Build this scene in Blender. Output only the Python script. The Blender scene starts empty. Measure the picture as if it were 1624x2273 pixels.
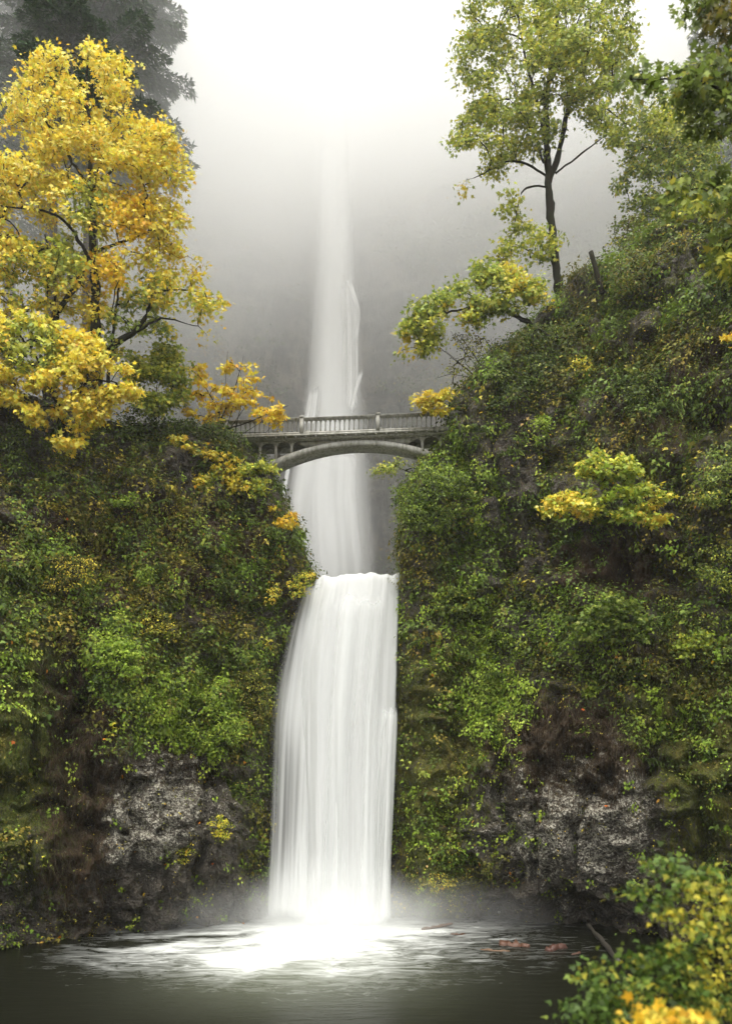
import bpy, math
import numpy as np
R = math.radians
S = bpy.context.scene
# ------------------------------------------------------------------ camera
CZ = 9.3                       # eye height above the pool
F = 1624.0                     # focal length measured in photo units (24 mm on a 24 mm wide frame)
HU, HV = 812.0, 1700.0         # where the level line of sight meets the photo
cd = bpy.data.cameras.new('camera'); cam = bpy.data.objects.new('camera', cd)
S.collection.objects.link(cam); S.camera = cam
cam.location = (0, 0, CZ); cam.rotation_euler = (R(90), 0, 0)
cd.sensor_fit = 'HORIZONTAL'; cd.sensor_width = 24; cd.lens = 24
cd.shift_y = (HV - 2273/2)/1624.0
cd.clip_start = 0.1; cd.clip_end = 3000
cd.dof.use_dof = True; cd.dof.focus_distance = 43; cd.dof.aperture_fstop = 0.55
# ------------------------------------------------------------------ world, sun, exposure
w = bpy.data.worlds.new('World'); S.world = w; w.use_nodes = True
nt = w.node_tree; nt.nodes.clear()
sky = nt.nodes.new('ShaderNodeTexSky'); sky.sky_type = 'NISHITA'; sky.sun_disc = False
SUN_EL, SUN_ROT = R(62), R(20)
sky.sun_elevation = SUN_EL; sky.sun_rotation = SUN_ROT; sky.dust_density = 4.0; sky.air_density = 1.0
hsv = nt.nodes.new('ShaderNodeHueSaturation'); hsv.inputs['Saturation'].default_value = 0.06   # overcast: nearly colourless
mixw = nt.nodes.new('ShaderNodeMix'); mixw.data_type = 'RGBA'; mixw.inputs['Factor'].default_value = 0.8
mixw.inputs['B'].default_value = (8.35, 8.3, 8.1, 1)       # even cloud cover
bg = nt.nodes.new('ShaderNodeBackground'); bg.inputs['Strength'].default_value = 0.12
wo = nt.nodes.new('ShaderNodeOutputWorld')
nt.links.new(sky.outputs[0], hsv.inputs['Color']); nt.links.new(hsv.outputs[0], mixw.inputs['A'])
tcw = nt.nodes.new('ShaderNodeTexCoord'); sxw = nt.nodes.new('ShaderNodeSeparateXYZ'); nt.links.new(tcw.outputs['Generated'], sxw.inputs[0])
mrw = nt.nodes.new('ShaderNodeMapRange'); nt.links.new(sxw.outputs['Z'], mrw.inputs['Value'])      # overcast sky: zenith brighter than the horizon
mrw.inputs['From Min'].default_value = -.02; mrw.inputs['From Max'].default_value = .95; mrw.inputs['To Min'].default_value = .24; mrw.inputs['To Max'].default_value = 1.48
vmw = nt.nodes.new('ShaderNodeVectorMath'); vmw.operation = 'SCALE'; nt.links.new(mixw.outputs['Result'], vmw.inputs[0]); nt.links.new(mrw.outputs[0], vmw.inputs['Scale'])
nt.links.new(vmw.outputs[0], bg.inputs['Color']); nt.links.new(bg.outputs[0], wo.inputs['Surface'])
sd = bpy.data.lights.new('sun', 'SUN'); sd.energy = 1.0; sd.angle = R(40); sd.color = (1, .94, .84)
sun = bpy.data.objects.new('sun', sd); S.collection.objects.link(sun)
_d = np.array([math.sin(SUN_ROT)*math.cos(SUN_EL)*-0.4, -0.55*math.cos(SUN_EL), math.sin(SUN_EL)])
from mathutils import Vector
sun.rotation_euler = Vector(_d).to_track_quat('Z', 'Y').to_euler(); sun.location = (0, 0, 150)
S.view_settings.view_transform = 'Standard'; S.view_settings.look = 'None'
S.view_settings.exposure = 1.7; S.view_settings.gamma = 1.0
cy = S.cycles
cy.max_bounces = 20; cy.diffuse_bounces = 3; cy.glossy_bounces = 2; cy.transmission_bounces = 4
cy.transparent_max_bounces = 24; cy.volume_bounces = 20; cy.volume_step_rate = 1.5; cy.volume_max_steps = 128
cy.sample_clamp_indirect = 4; cy.use_adaptive_sampling = True; cy.adaptive_threshold = 0.02
cy.caustics_reflective = False; cy.caustics_refractive = False
cy.use_denoising = True
try: cy.denoiser = 'OPENIMAGEDENOISE'
except Exception: pass
rng = np.random.default_rng(7)

# ------------------------------------------------------------------ helpers
def W(u, v, D):
    u = np.asarray(u, float); v = np.asarray(v, float); D = np.asarray(D, float)
    return np.stack(np.broadcast_arrays((u-HU)/F*D, D, CZ+(HV-v)/F*D), -1)
def UV(p):
    return HU+p[..., 0]/p[..., 1]*F, HV-(p[..., 2]-CZ)/p[..., 1]*F
def sstep(a, b, x):
    t = np.clip((x-a)/(b-a), 0, 1); return t*t*(3-2*t)
def _h(ix, iy, iz, s):
    h = (ix.astype(np.int64)*374761393 + iy.astype(np.int64)*668265263 + iz.astype(np.int64)*2147483647 + s*974711) & 0xffffffff
    h = ((h ^ (h >> 13))*1274126177) & 0xffffffff
    h = ((h ^ (h >> 16))*2246822519) & 0xffffffff
    return ((h ^ (h >> 15)) & 0xffffff)/float(0xffffff)
def vn(p, s=0):
    i = np.floor(p); f = p-i; f = f*f*(3-2*f); i = i.astype(np.int64)
    x, y, z = i[..., 0], i[..., 1], i[..., 2]; r = 0
    for a in (0, 1):
        for b in (0, 1):
            for c in (0, 1):
                wt = (f[..., 0] if a else 1-f[..., 0])*(f[..., 1] if b else 1-f[..., 1])*(f[..., 2] if c else 1-f[..., 2])
                r = r+wt*_h(x+a, y+b, z+c, s)
    return r*2-1
def fbm(p, sc=(1, 1, 1), octv=4, s=0, gain=.5, ridged=False):
    p = p/np.asarray(sc, float); a = 1.; t = 0; r = 0
    for k in range(octv):
        n = vn(p*(2.03**k)+17.3*k, s+k)
        if ridged: n = 1-2*np.abs(n)
        r = r+a*n; t += a; a *= gain
    return r/t
def props(o, label=None, cat=None, group=None, kind=None):
    if label: o['label'] = label
    if cat: o['category'] = cat
    if group: o['group'] = group
    if kind: o['kind'] = kind
    return o
def empty(name, loc):
    o = bpy.data.objects.new(name, None); S.collection.objects.link(o); o.location = tuple(float(a) for a in loc)
    o.empty_display_size = .3
    return o
def mesh(name, verts, faces, mat=None, parent=None, smooth=False, cols=None, uvs=None, attrs=None):
    """verts (N,3); faces: (M,k) array, or list of such arrays; cols: (nfaces,3) per-face colour"""
    verts = np.asarray(verts, float)
    if parent is not None: verts = verts-np.array(parent.location)
    if not isinstance(faces, list): faces = [faces]
    faces = [np.asarray(f, np.int32) for f in faces if len(f)]
    me = bpy.data.meshes.new(name)
    me.vertices.add(len(verts)); me.vertices.foreach_set('co', verts.astype(np.float32).ravel())
    tot = np.concatenate([np.full(len(f), f.shape[1], np.int32) for f in faces])
    li = np.concatenate([f.ravel() for f in faces])
    me.loops.add(len(li)); me.loops.foreach_set('vertex_index', li)
    me.polygons.add(len(tot)); st = np.zeros(len(tot), np.int32); st[1:] = np.cumsum(tot)[:-1]
    me.polygons.foreach_set('loop_start', st)
    if smooth: me.polygons.foreach_set('use_smooth', np.ones(len(tot), bool))
    me.update(calc_edges=True)
    if cols is not None:
        a = me.attributes.new('tint', 'FLOAT_COLOR', 'FACE')
        c = np.ones((len(tot), 4), np.float32); c[:, :3] = cols; a.data.foreach_set('color', c.ravel())
    for k, v_ in (attrs or {}).items():
        a = me.attributes.new(k, 'FLOAT', 'POINT'); a.data.foreach_set('value', np.asarray(v_, np.float32).ravel())
    if uvs is not None:
        ul = me.uv_layers.new(name='UVMap'); ul.data.foreach_set('uv', np.asarray(uvs, np.float32)[li].ravel())
    if mat: me.materials.append(mat)
    o = bpy.data.objects.new(name, me); S.collection.objects.link(o)
    if parent is not None: o.parent = parent
    return o
def grid_faces(nr, nc):
    i = np.arange(nr-1)[:, None]*nc+np.arange(nc-1)[None, :]; i = i.ravel()
    return np.stack([i, i+1, i+nc+1, i+nc], 1)
class MB:
    def __init__(s): s.v = []; s.f = {}; s.n = 0; s.c = []
    def add(s, v, f):
        v = np.asarray(v, float); f = np.asarray(f, int)
        s.f.setdefault(f.shape[1], []).append(f+s.n); s.v.append(v); s.n += len(v)
    def box(s, c, d, ax=None):
        c = np.asarray(c, float); d = np.asarray(d, float)/2
        q = np.array([[x, y, z] for x in (-1, 1) for y in (-1, 1) for z in (-1, 1)], float)*d
        if ax is not None: q = q@np.asarray(ax, float)
        s.add(q+c, [[0, 1, 3, 2], [4, 6, 7, 5], [0, 4, 5, 1], [2, 3, 7, 6], [0, 2, 6, 4], [1, 5, 7, 3]])
    def tube(s, pts, rad, k=6, noise=0):
        pts = np.asarray(pts, float); n = len(pts); rad = np.broadcast_to(np.asarray(rad, float), (n,))
        t = np.gradient(pts, axis=0); t /= np.linalg.norm(t, axis=1, keepdims=True)+1e-9
        ref = np.where(np.abs(t[:, 2:3]) > .9, [[1., 0, 0]], [[0., 0, 1]])
        a = np.cross(t, ref); a /= np.linalg.norm(a, axis=1, keepdims=True)+1e-9; b = np.cross(t, a)
        th = np.arange(k)*2*math.pi/k
        rr = rad[:, None]*(1+noise*(rng.random((n, k))-.5)) if noise else rad[:, None]*np.ones((1, k))
        v = pts[:, None]+rr[..., None]*(a[:, None]*np.cos(th)[None, :, None]+b[:, None]*np.sin(th)[None, :, None])
        i = np.arange(n-1)[:, None]*k; j = np.arange(k)[None]; j2 = (j+1) % k
        f = np.stack([i+j, i+j2, i+k+j2, i+k+j], -1).reshape(-1, 4)
        s.add(v.reshape(-1, 3), f)
        s.f.setdefault(k, []).append(np.array([np.arange(k)[::-1], (n-1)*k+np.arange(k)])+s.n-n*k)
    def prism(s, out, org, ax, depth, along):
        """outline (n,2) in axes ax=(X,Z) at org, extruded depth along 'along'"""
        out = np.asarray(out, float); n = len(out)
        p = np.asarray(org)+out[:, :1]*np.asarray(ax[0])+out[:, 1:2]*np.asarray(ax[1]); q = p+np.asarray(along)*depth
        s.add(np.vstack([p, q]), np.array([[i, (i+1) % n, (i+1) % n+n, i+n] for i in range(n)]))
        s.f.setdefault(n, []).append(np.array([np.arange(n)[::-1], n+np.arange(n)])+s.n-2*n)
    def build(s, name, mat, parent=None, smooth=False, cols=None):
        return mesh(name, np.vstack(s.v), [np.vstack(x) for x in s.f.values()], mat, parent, smooth, cols)

# ------------------------------------------------------------------ materials
class NT:
    def __init__(s, name):
        s.m = bpy.data.materials.new(name); s.m.use_nodes = True; s.t = s.m.node_tree; s.t.nodes.clear()
        s.out = s.t.nodes.new('ShaderNodeOutputMaterial')
    def n(s, ty, **k):
        x = s.t.nodes.new('ShaderNode'+ty)
        for a, b in k.items():
            if a.startswith('_'): setattr(x, a[1:], b)
            else:
                key = a.replace('__', ' ')
                i = x.inputs[int(key[2:])] if key.startswith('in') and key[2:].isdigit() else x.inputs[key]
                if isinstance(b, bpy.types.NodeSocket): s.t.links.new(b, i)
                else: i.default_value = b
        return x
    def noise(s, scale, vec, detail=5, rough=.55, dist=0.0):
        return s.n('TexNoise', Vector=vec, Scale=scale, Detail=float(detail), Roughness=rough, Distortion=dist).outputs[0]
    def ramp(s, fac, stops):
        r = s.n('ValToRGB', Fac=fac); e = r.color_ramp.elements
        while len(e) < len(stops): e.new(.5)
        for i, (p, c) in enumerate(stops):
            e[i].position = p; c = (c, c, c) if isinstance(c, (int, float)) else c; e[i].color = (*c, 1)
        return r.outputs[0]
    def mix(s, fac, a, b):
        x = s.t.nodes.new('ShaderNodeMix'); x.data_type = 'RGBA'
        for nme, val in (('Factor', fac), ('A', a), ('B', b)):
            i = [q for q in x.inputs if q.name == nme and (q.type == 'RGBA' or nme == 'Factor' and q.type == 'VALUE')][0]
            if isinstance(val, bpy.types.NodeSocket): s.t.links.new(val, i)
            else: i.default_value = (*val, 1) if isinstance(val, tuple) else val
        return [q for q in x.outputs if q.type == 'RGBA'][0]
    def math(s, op, a, b=0.0, c=0.0, clamp=False):
        x = s.t.nodes.new('ShaderNodeMath'); x.operation = op; x.use_clamp = clamp
        for i, val in enumerate((a, b, c)):
            if isinstance(val, bpy.types.NodeSocket): s.t.links.new(val, x.inputs[i])
            else: x.inputs[i].default_value = val
        return x.outputs[0]
    def attr(s, nme, what='Fac'): return s.n('Attribute', _attribute_name=nme).outputs[what]
    def coord(s, sc=(1, 1, 1), which='Object'):
        c = s.n('TexCoord').outputs[which]
        return s.n('Mapping', Vector=c, Scale=sc).outputs[0]
    def bump(s, h, strength=.5, dist=.1): return s.n('Bump', Height=h, Strength=strength, Distance=dist).outputs[0]
    def surf(s, sh): s.t.links.new(sh, s.out.inputs['Surface']); return s.m
def leaf_material(name, trans=.35, rough=.48, spec=.22):
    t = NT(name); col = t.attr('tint', 'Color'); co = t.coord()
    n = t.noise(9, co, 3); col2 = t.mix(t.ramp(n, [(.35, 0.), (.7, 1.)]), col, t.n('HueSaturation', Color=col, Hue=.505, Saturation=1.0, Value=.8).outputs[0])
    p = t.n('BsdfPrincipled', Base__Color=col2, Roughness=rough, Specular__IOR__Level=spec).outputs[0]
    tr = t.n('BsdfTranslucent', Color=col2).outputs[0]
    return t.surf(t.n('MixShader', Fac=trans, in1=p, in2=tr).outputs[0])
M_LEAF = leaf_material('maple_leaf')
M_WET = leaf_material('wet_ground_leaf', .25, .5, .18)
M_NEEDLE = leaf_material('fir_needles', .1, .6, .2)
def bark_material(name, c1, c2, moss=(.03, .045, .01), mossamt=.5):
    t = NT(name); co = t.coord((1, 1, .35)); n = t.noise(14, co, 6)
    base = t.mix(n, c1, c2); m = t.ramp(t.noise(2.3, t.coord(), 5), [(.5-.25*mossamt, 0.), (.62, 1.)])
    p = t.n('BsdfPrincipled', Base__Color=t.mix(t.math('MULTIPLY', m, mossamt), base, moss), Roughness=.85, Normal=t.bump(n, .8, .05)); p.inputs['Specular IOR Level'].default_value = .1
    return t.surf(p.outputs[0])
M_BARK = bark_material('mossy_bark', (.010, .008, .005), (.032, .026, .018), (.02, .027, .007))
M_BARK2 = bark_material('fir_bark', (.04, .032, .025), (.10, .085, .07), mossamt=.2)
M_WOOD = bark_material('weathered_post', (.010, .008, .006), (.03, .023, .018), mossamt=.2)

def rock_material(name, pale=(.34, .32, .27)):
    t = NT(name); co = t.coord(); cs = t.coord((1, 1, .45))
    n1 = t.noise(.9, co, 8, .62); n2 = t.noise(5.5, co, 7, .65); n3 = t.noise(26, co, 4, .6)
    hang = t.noise(4.2, cs, 6, .65, .4)
    vor = t.n('TexVoronoi', Vector=co, Scale=3.4, _feature='F1')
    crack = t.n('TexVoronoi', Vector=t.coord((1, 1, .55)), Scale=1.1, _feature='DISTANCE_TO_EDGE').outputs['Distance']
    rock = t.mix(t.ramp(n2, [(.3, 0.), (.72, 1.)]), (.012, .010, .007), (.13, .112, .088))
    rock = t.mix(t.ramp(n1, [(.4, 0.), (.65, .55)]), rock, (.13, .108, .08))
    # lichen crust: small pale patches
    lic = t.attr('lichen'); sp = t.math('ADD', t.math('MULTIPLY', t.noise(4.0, co, 4, .7), .55), t.math('MULTIPLY', t.noise(10, co, 3, .6), .45))
    th = t.math('SUBTRACT', .74, t.math('MULTIPLY', lic, .25))
    lm = t.math('MULTIPLY', t.math('SUBTRACT', sp, th), 22.0, clamp=True)
    rock = t.mix(t.math('MULTIPLY', lm, t.math('MINIMUM', t.math('MULTIPLY', lic, 3.0), 1.0)), rock, t.mix(n3, (pale[0]*.55, pale[1]*.55, pale[2]*.5), (.74, .70, .58)))
    # brown dead moss / soil
    dm = t.math('MULTIPLY', t.math('SUBTRACT', t.math('ADD', t.attr('dirt'), t.math('MULTIPLY', t.math('SUBTRACT', hang, .5), 1.6)), .42), 4.0, clamp=True)
    dirt = t.mix(t.noise(9, cs, 5), (.022, .013, .006), (.15, .08, .032))
    c = t.mix(dm, rock, dirt)
    mm = t.math('MULTIPLY', t.math('SUBTRACT', t.math('ADD', t.attr('moss'), t.math('MULTIPLY', t.math('SUBTRACT', hang, .5), 1.8)), .45), 4.0, clamp=True)
    mossc = t.mix(t.ramp(t.noise(9, cs, 8, .85), [(.38, 0.), (.66, 1.)]), (.010, .016, .003), (.27, .30, .035))
    mossc = t.mix(t.ramp(t.noise(.7, co, 4), [(.45, 0.), (.7, .6)]), mossc, (.27, .20, .025))
    c = t.mix(mm, c, mossc)
    h = t.math('ADD', t.math('MULTIPLY', n2, .6), t.math('MULTIPLY', t.math('MINIMUM', crack, .12), 2.0))
    h = t.math('ADD', h, t.math('MULTIPLY', t.noise(17, cs, 5, .7), .35)); h = t.math('ADD', h, t.math('MULTIPLY', vor.outputs['Distance'], .5)); h = t.math('ADD', h, t.math('MULTIPLY', t.n('TexVoronoi', Vector=co, Scale=7.0).outputs['Distance'], .6))
    veg = t.math('MAXIMUM', mm, dm); h = t.math('ADD', h, t.math('MULTIPLY', veg, t.math('MULTIPLY', t.noise(24, co, 5, .8), 1.1)))
    rough = t.math('ADD', .22, t.math('MULTIPLY', veg, .55)); rough = t.math('ADD', rough, t.math('MULTIPLY', n3, .2))
    p = t.n('BsdfPrincipled', Base__Color=c, Roughness=rough, Normal=t.bump(h, 1.0, .35)); p.inputs['Specular IOR Level'].default_value = .45
    return t.surf(p.outputs[0])
M_ROCK = rock_material('wet_mossy_basalt')

def far_rock_material():
    t = NT('far_basalt'); co = t.coord(); cs = t.coord((1, 1, .35)); cl = t.coord((.3, .3, 1.6))
    n1 = t.noise(.16, co, 8, .62); n2 = t.noise(1.1, cs, 8, .66); n3 = t.noise(.6, cl, 6, .6)
    c = t.mix(t.ramp(n2, [(.35, 0.), (.65, 1.)]), (.010, .010, .008), (.20, .185, .15)); c = t.mix(t.ramp(n3, [(.42, 0.), (.60, .7)]), c, (.05, .045, .035)); c = t.mix(t.ramp(t.noise(.11, t.coord((1, 1, .7)), 6, .65), [(.45, 0.), (.6, .75)]), c, (.26, .22, .16))
    n5 = t.noise(.32, co, 7, .7); c = t.mix(t.ramp(n5, [(.46, 0.), (.56, .6)]), c, (.03, .028, .022))
    veg = t.math('MULTIPLY', t.math('SUBTRACT', t.math('ADD', t.attr('moss'), t.math('SUBTRACT', t.noise(.45, co, 8, .7), .5)), .38), 5.0, clamp=True)
    c = t.mix(veg, c, t.mix(t.noise(2.3, co, 6, .75), (.012, .018, .005), (.17, .16, .04)))
    c = t.mix(t.math('MULTIPLY', t.math('SUBTRACT', t.noise(1.7, co, 7, .8), .60), 7.0, clamp=True), c, t.mix(n1, (.26, .13, .04), (.28, .22, .06)))
    h = t.math('ADD', n2, t.math('MULTIPLY', t.noise(2.6, cs, 6, .7), .6))
    p = t.n('BsdfPrincipled', Base__Color=c, Roughness=.6, Normal=t.bump(h, 1.0, 1.2))
    return t.surf(p.outputs[0])
M_FAR = far_rock_material()

def concrete_material():
    t = NT('weathered_concrete'); co = t.coord(); cs = t.coord((3, 3, .6))
    n = t.noise(6, co, 8, .7); st = t.noise(2.2, cs, 6, .65)
    c = t.mix(n, (.26, .255, .225), (.46, .45, .41)); c = t.mix(t.ramp(st, [(.42, .0), (.68, .8)]), c, (.10, .10, .082))
    c = t.mix(t.math('MULTIPLY', t.ramp(t.noise(3.1, co, 6, .7), [(.52, 0.), (.66, 1.)]), .6), c, (.085, .09, .045))
    p = t.n('BsdfPrincipled', Base__Color=c, Roughness=.75, Normal=t.bump(n, .5, .03))
    return t.surf(p.outputs[0])
M_CONC = concrete_material()

def fall_material(name, us, lo, hi, gain=1.0, seed=0.0, vs=.5, far=False):
    """silky water: opaque white strands that thin out towards the rims and between strands"""
    t = NT(name); uv = t.n('TexCoord').outputs['UV']
    m1 = t.n('Mapping', Vector=uv, Scale=(us, vs, 1), Location=(seed, 0, seed)).outputs[0]
    m2 = t.n('Mapping', Vector=uv, Scale=(us*3.3, vs*1.3, 1), Location=(seed+4, 0, seed)).outputs[0]
    m3 = t.n('Mapping', Vector=uv, Scale=(us*10, vs*2.2, 1), Location=(seed+9, 0, seed)).outputs[0]
    n = t.math('ADD', t.math('MULTIPLY', t.noise(1, m1, 2, .5, .15), .72), t.math('ADD', t.math('MULTIPLY', t.noise(1, m2, 1, .5, .1), .22), t.math('MULTIPLY', t.noise(1, m3, 1), .06)))
    d = t.attr('dens')
    a = t.math('ADD', t.math('MULTIPLY', t.math('SUBTRACT', n, .5), gain*3.2), d)
    a = t.math('SUBTRACT', a, t.math('MULTIPLY', t.math('SUBTRACT', 1.0, t.attr('edge')), .55))
    a = t.n('MapRange', Value=a, From__Min=lo, From__Max=hi, _interpolation_type='SMOOTHSTEP').outputs[0]
    a = t.math('MULTIPLY', a, t.math('POWER', t.attr('edge'), .6))
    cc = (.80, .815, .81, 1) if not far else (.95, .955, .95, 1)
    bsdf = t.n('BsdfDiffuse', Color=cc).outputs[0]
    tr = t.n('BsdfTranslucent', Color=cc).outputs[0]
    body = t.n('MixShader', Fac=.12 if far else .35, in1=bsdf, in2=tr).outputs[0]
    return t.surf(t.n('MixShader', Fac=a, in1=t.n('BsdfTransparent').outputs[0], in2=body).outputs[0])

# ------------------------------------------------------------------ cliffs (structure)
def interp_edge(tab, v):
    tab = np.array(sorted(tab), float); return np.interp(v, tab[:, 0], tab[:, 1])
Q = 0.10
def cliff(name, side, edge_tab, yb, lean, ztab, feats, masks, zplat):
    """front face follows yb(x)+lean(z); at the gorge edge it turns back into the canyon.  side=-1 left, +1 right"""
    zf = np.concatenate([np.arange(-1.2, 3, .13), np.arange(3, zplat, .105)])
    xo = 30.0
    nfront = 250
    rows = []
    for z in zf:
        D0 = 44.
        for _ in range(3):
            v = HV-(z-CZ)/D0*F; u = interp_edge(edge_tab, v); xe = (u-HU)/F*D0; D0 = yb(xe)+lean(z, xe)
        v = HV-(z-CZ)/D0*F; xe = (interp_edge(edge_tab, v)-HU)/F*D0; ye = D0
        s = np.linspace(0, 1, nfront)**1.25
        x = xe+side*s*(xo-abs(xe) if side*xe > 0 else xo)
        x = xe+side*s*(side*xo-xe)*side
        y = yb(x)+lean(z, x)
        # round the corner: soften y near the edge
        dd = np.abs(x-xe); y = y+0.9*np.exp(-dd/.55)
        # gorge side going back
        tb = np.linspace(0, 1, 60)[1:]**1.6*34
        yg = y[0]+tb; xg = xe*(yg/y[0])+side*(.10*tb+.25*np.sqrt(tb))
        rows.append(np.stack([np.concatenate([xg[::-1], x]), np.concatenate([yg[::-1], y]), np.full(nfront+59, z)], -1))
    # plateau rows on top going backwards
    last = rows[-1]
    for k in range(1, 14):
        r = last.copy(); g = k*k*.22
        r[:, 1] += g*1.0; r[:, 2] += .22*g**.9; r[:59, 0] += side*g*.15; rows.append(r)
    P = np.array(rows); nr, nc = P.shape[:2]
    du = np.gradient(P, axis=1); tx, ty = du[..., 0], du[..., 1]; L = np.hypot(tx, ty)+1e-9
    N = np.stack([ty/L, -tx/L, 0*L], -1)*side         # towards the camera / canyon
    N[..., 2] = 0
    u0, v0 = UV(P)
    P0 = P; P = P+.9*np.stack([fbm(P0, (2.4,)*3, 3, 201), fbm(P0, (2.4,)*3, 3, 205), 1.3*fbm(P0, (2.8, 2.8, 2.2), 3, 209)], -1)
    big = fbm(P, (6, 6, 4.5), 3, 11)*1.1; mid = fbm(P, (2.0, 2.0, 1.6), 4, 23, ridged=True)*.75
    led = fbm(P, (1.7, 1.7, 1.5), 3, 31, ridged=True)*.36; fine = fbm(P, (.5, .5, .5), 4, 41, .65)*.46
    blk = np.abs(fbm(P, (1.1, 1.1, 2.6), 3, 57))*-.9+.25
    cr = fbm(P, (2.3, 2.3, 5.5), 3, 63, ridged=True); crx = fbm(P, (3.4, 3.4, 2.2), 3, 67, ridged=True)
    d = big+mid+led+fine+blk-1.3*sstep(.45, .85, cr)-.55*sstep(.5, .85, crx)+.25
    P = P0
    for (fu, fv, ru, rv, amp) in feats:
        d = d+amp*np.exp(-((u0-fu)/ru)**2-((v0-fv)/rv)**2)
    dist_edge = np.abs(P[..., 0]-P[:, 59:60, 0]); d = d*np.where(np.arange(nc)[None] >= 59, sstep(-.4, 1.6, dist_edge), .5*np.ones_like(d))
    P = P+N*d[..., None]
    P[..., 2] += .12*fbm(P, (1, 1, 1), 3, 77)
    uu, vv = UV(P); nz = fbm(P, (1.6, 1.6, 1.2), 4, 91); nx = fbm(P, (1.6, 1.6, 1.2), 4, 95)
    n3_ = fbm(P, (.45, .45, .5), 3, 99); ku, kv = uu+nx*75+n3_*35, vv+nz*75+n3_*35
    A = {}
    for k, lst in masks.items():
        base = lst[0]; a = np.full(P.shape[:2], float(base))
        for (cu, cv, ru, rv, amp) in lst[1:]:
            e = ((ku-cu)/ru)**2+((kv-cv)/rv)**2; a = a+amp*np.exp(-.75*e*e)
        A[k] = np.clip(a, 0, 1)
    att = {k: A[k] for k in ('moss', 'dirt', 'lichen')}
    fc = grid_faces(nr, nc)
    if side > 0: fc = fc[:, ::-1]
    o = mesh(name, P.reshape(-1, 3), fc, M_ROCK, smooth=True, attrs=att)
    props(o, kind='structure')
    Nn = np.cross(np.gradient(P, axis=1), np.gradient(P, axis=0)); Nn /= np.linalg.norm(Nn, axis=-1, keepdims=True)+1e-9
    Nn *= np.sign((Nn*(N-np.array([0, 0, 0]))).sum(-1, keepdims=True)+1e-6)
    ar = np.linalg.norm(np.gradient(P, axis=1), axis=-1)*np.linalg.norm(np.gradient(P, axis=0), axis=-1)
    return dict(P=P, N=Nn, A=A, area=ar, u=uu, v=vv)

def lerp_tab(tab):
    tab = np.array(tab, float); return lambda x: np.interp(x, tab[:, 0], tab[:, 1])
L_edge = [(600, 480), (860, 500), (900, 515), (940, 528), (990, 545), (1030, 580), (1050, 600), (1100, 622), (1200, 660), (1270, 688), (1300, 678), (1350, 650), (1450, 618), (1600, 600), (2045, 586), (2300, 586)]
R_edge = [(200, 1800), (400, 1640), (480, 1500), (545, 1400), (600, 1335), (640, 1255), (690, 1190), (740, 1140), (800, 1075), (860, 1025), (900, 1008), (940, 1000), (975, 985), (1020, 935), (1080, 912), (1130, 905), (1200, 896), (1260, 892), (1300, 890), (1600, 884), (1800, 880), (2045, 874), (2300, 874)]
ybL = lerp_tab([(-60, 24), (-30, 31), (-18.4, 36.9), (-14.8, 39.3), (-10.7, 42.0), (-6, 44.2), (0, 45.5)])
ybR = lerp_tab([(0, 44.2), (1.6, 44.0), (5.2, 44.3), (10.2, 42.6), (14.4, 39.8), (18.5, 37), (32, 31), (60, 24)])
leanL = lambda z, x: .02*z+.30*np.maximum(z-22, 0)*sstep(-9, -14, x)+.12*np.maximum(z-27, 0)**1.5
leanR = lambda z, x: .0*z+.15*np.maximum(z-24, 0)*sstep(7, 12, x)+.16*np.maximum(z-31, 0)+.012*np.maximum(z-33, 0)**1.7
CL = cliff('left_cliff', -1, L_edge, ybL, leanL, None,
   [(400, 1790, 190, 150, 1.0), (250, 2075, 420, 110, -1.5), (420, 1540, 170, 120, .6), (160, 1700, 45, 260, -.55), (60, 1640, 70, 260, .45),
    (260, 960, 200, 60, -.9), (620, 1230, 40, 60, .3)],
   dict(moss=[.34, (60, 1650, 110, 300, .5), (400, 1560, 190, 120, .35), (350, 1790, 190, 120, -.6), (300, 2010, 420, 90, -.25), (560, 1700, 50, 350, .2), (160, 1720, 60, 300, -.5)],
        dirt=[.42, (170, 1720, 75, 310, .75), (200, 1230, 300, 130, .3), (360, 1800, 180, 150, -.5), (300, 2030, 420, 70, -.3), (520, 1250, 120, 120, .2)],
        lichen=[.1, (370, 1780, 180, 150, .85), (290, 1880, 110, 80, .5), (300, 2030, 420, 60, .12), (330, 1060, 60, 60, .4), (90, 2060, 120, 50, .3)],
        leafy=[.42, (300, 1210, 420, 170, .35), (430, 1520, 180, 130, .45), (160, 1740, 90, 300, -.38), (50, 1700, 100, 260, -.2), (360, 1800, 190, 150, -.6), (300, 2030, 480, 100, -.34), (560, 1600, 60, 200, .1), (40, 1300, 120, 120, .3)],
        bright=[.05, (270, 1440, 60, 60, .8), (390, 1560, 120, 70, .55), (450, 1610, 100, 70, .5), (60, 1480, 60, 100, .15), (200, 1280, 400, 120, .12)],
        yellow=[.10, (220, 1240, 380, 130, .38), (400, 1350, 300, 90, .22), (120, 2080, 150, 40, .3)],
        grass=[.1, (60, 1650, 120, 330, .9), (170, 1750, 70, 300, .25), (560, 1650, 60, 330, .35), (430, 1640, 180, 60, .4)],
        root=[.02, (180, 1720, 70, 300, .9), (380, 1680, 150, 50, .5), (450, 1210, 120, 120, .15)]), 29.5)
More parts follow.
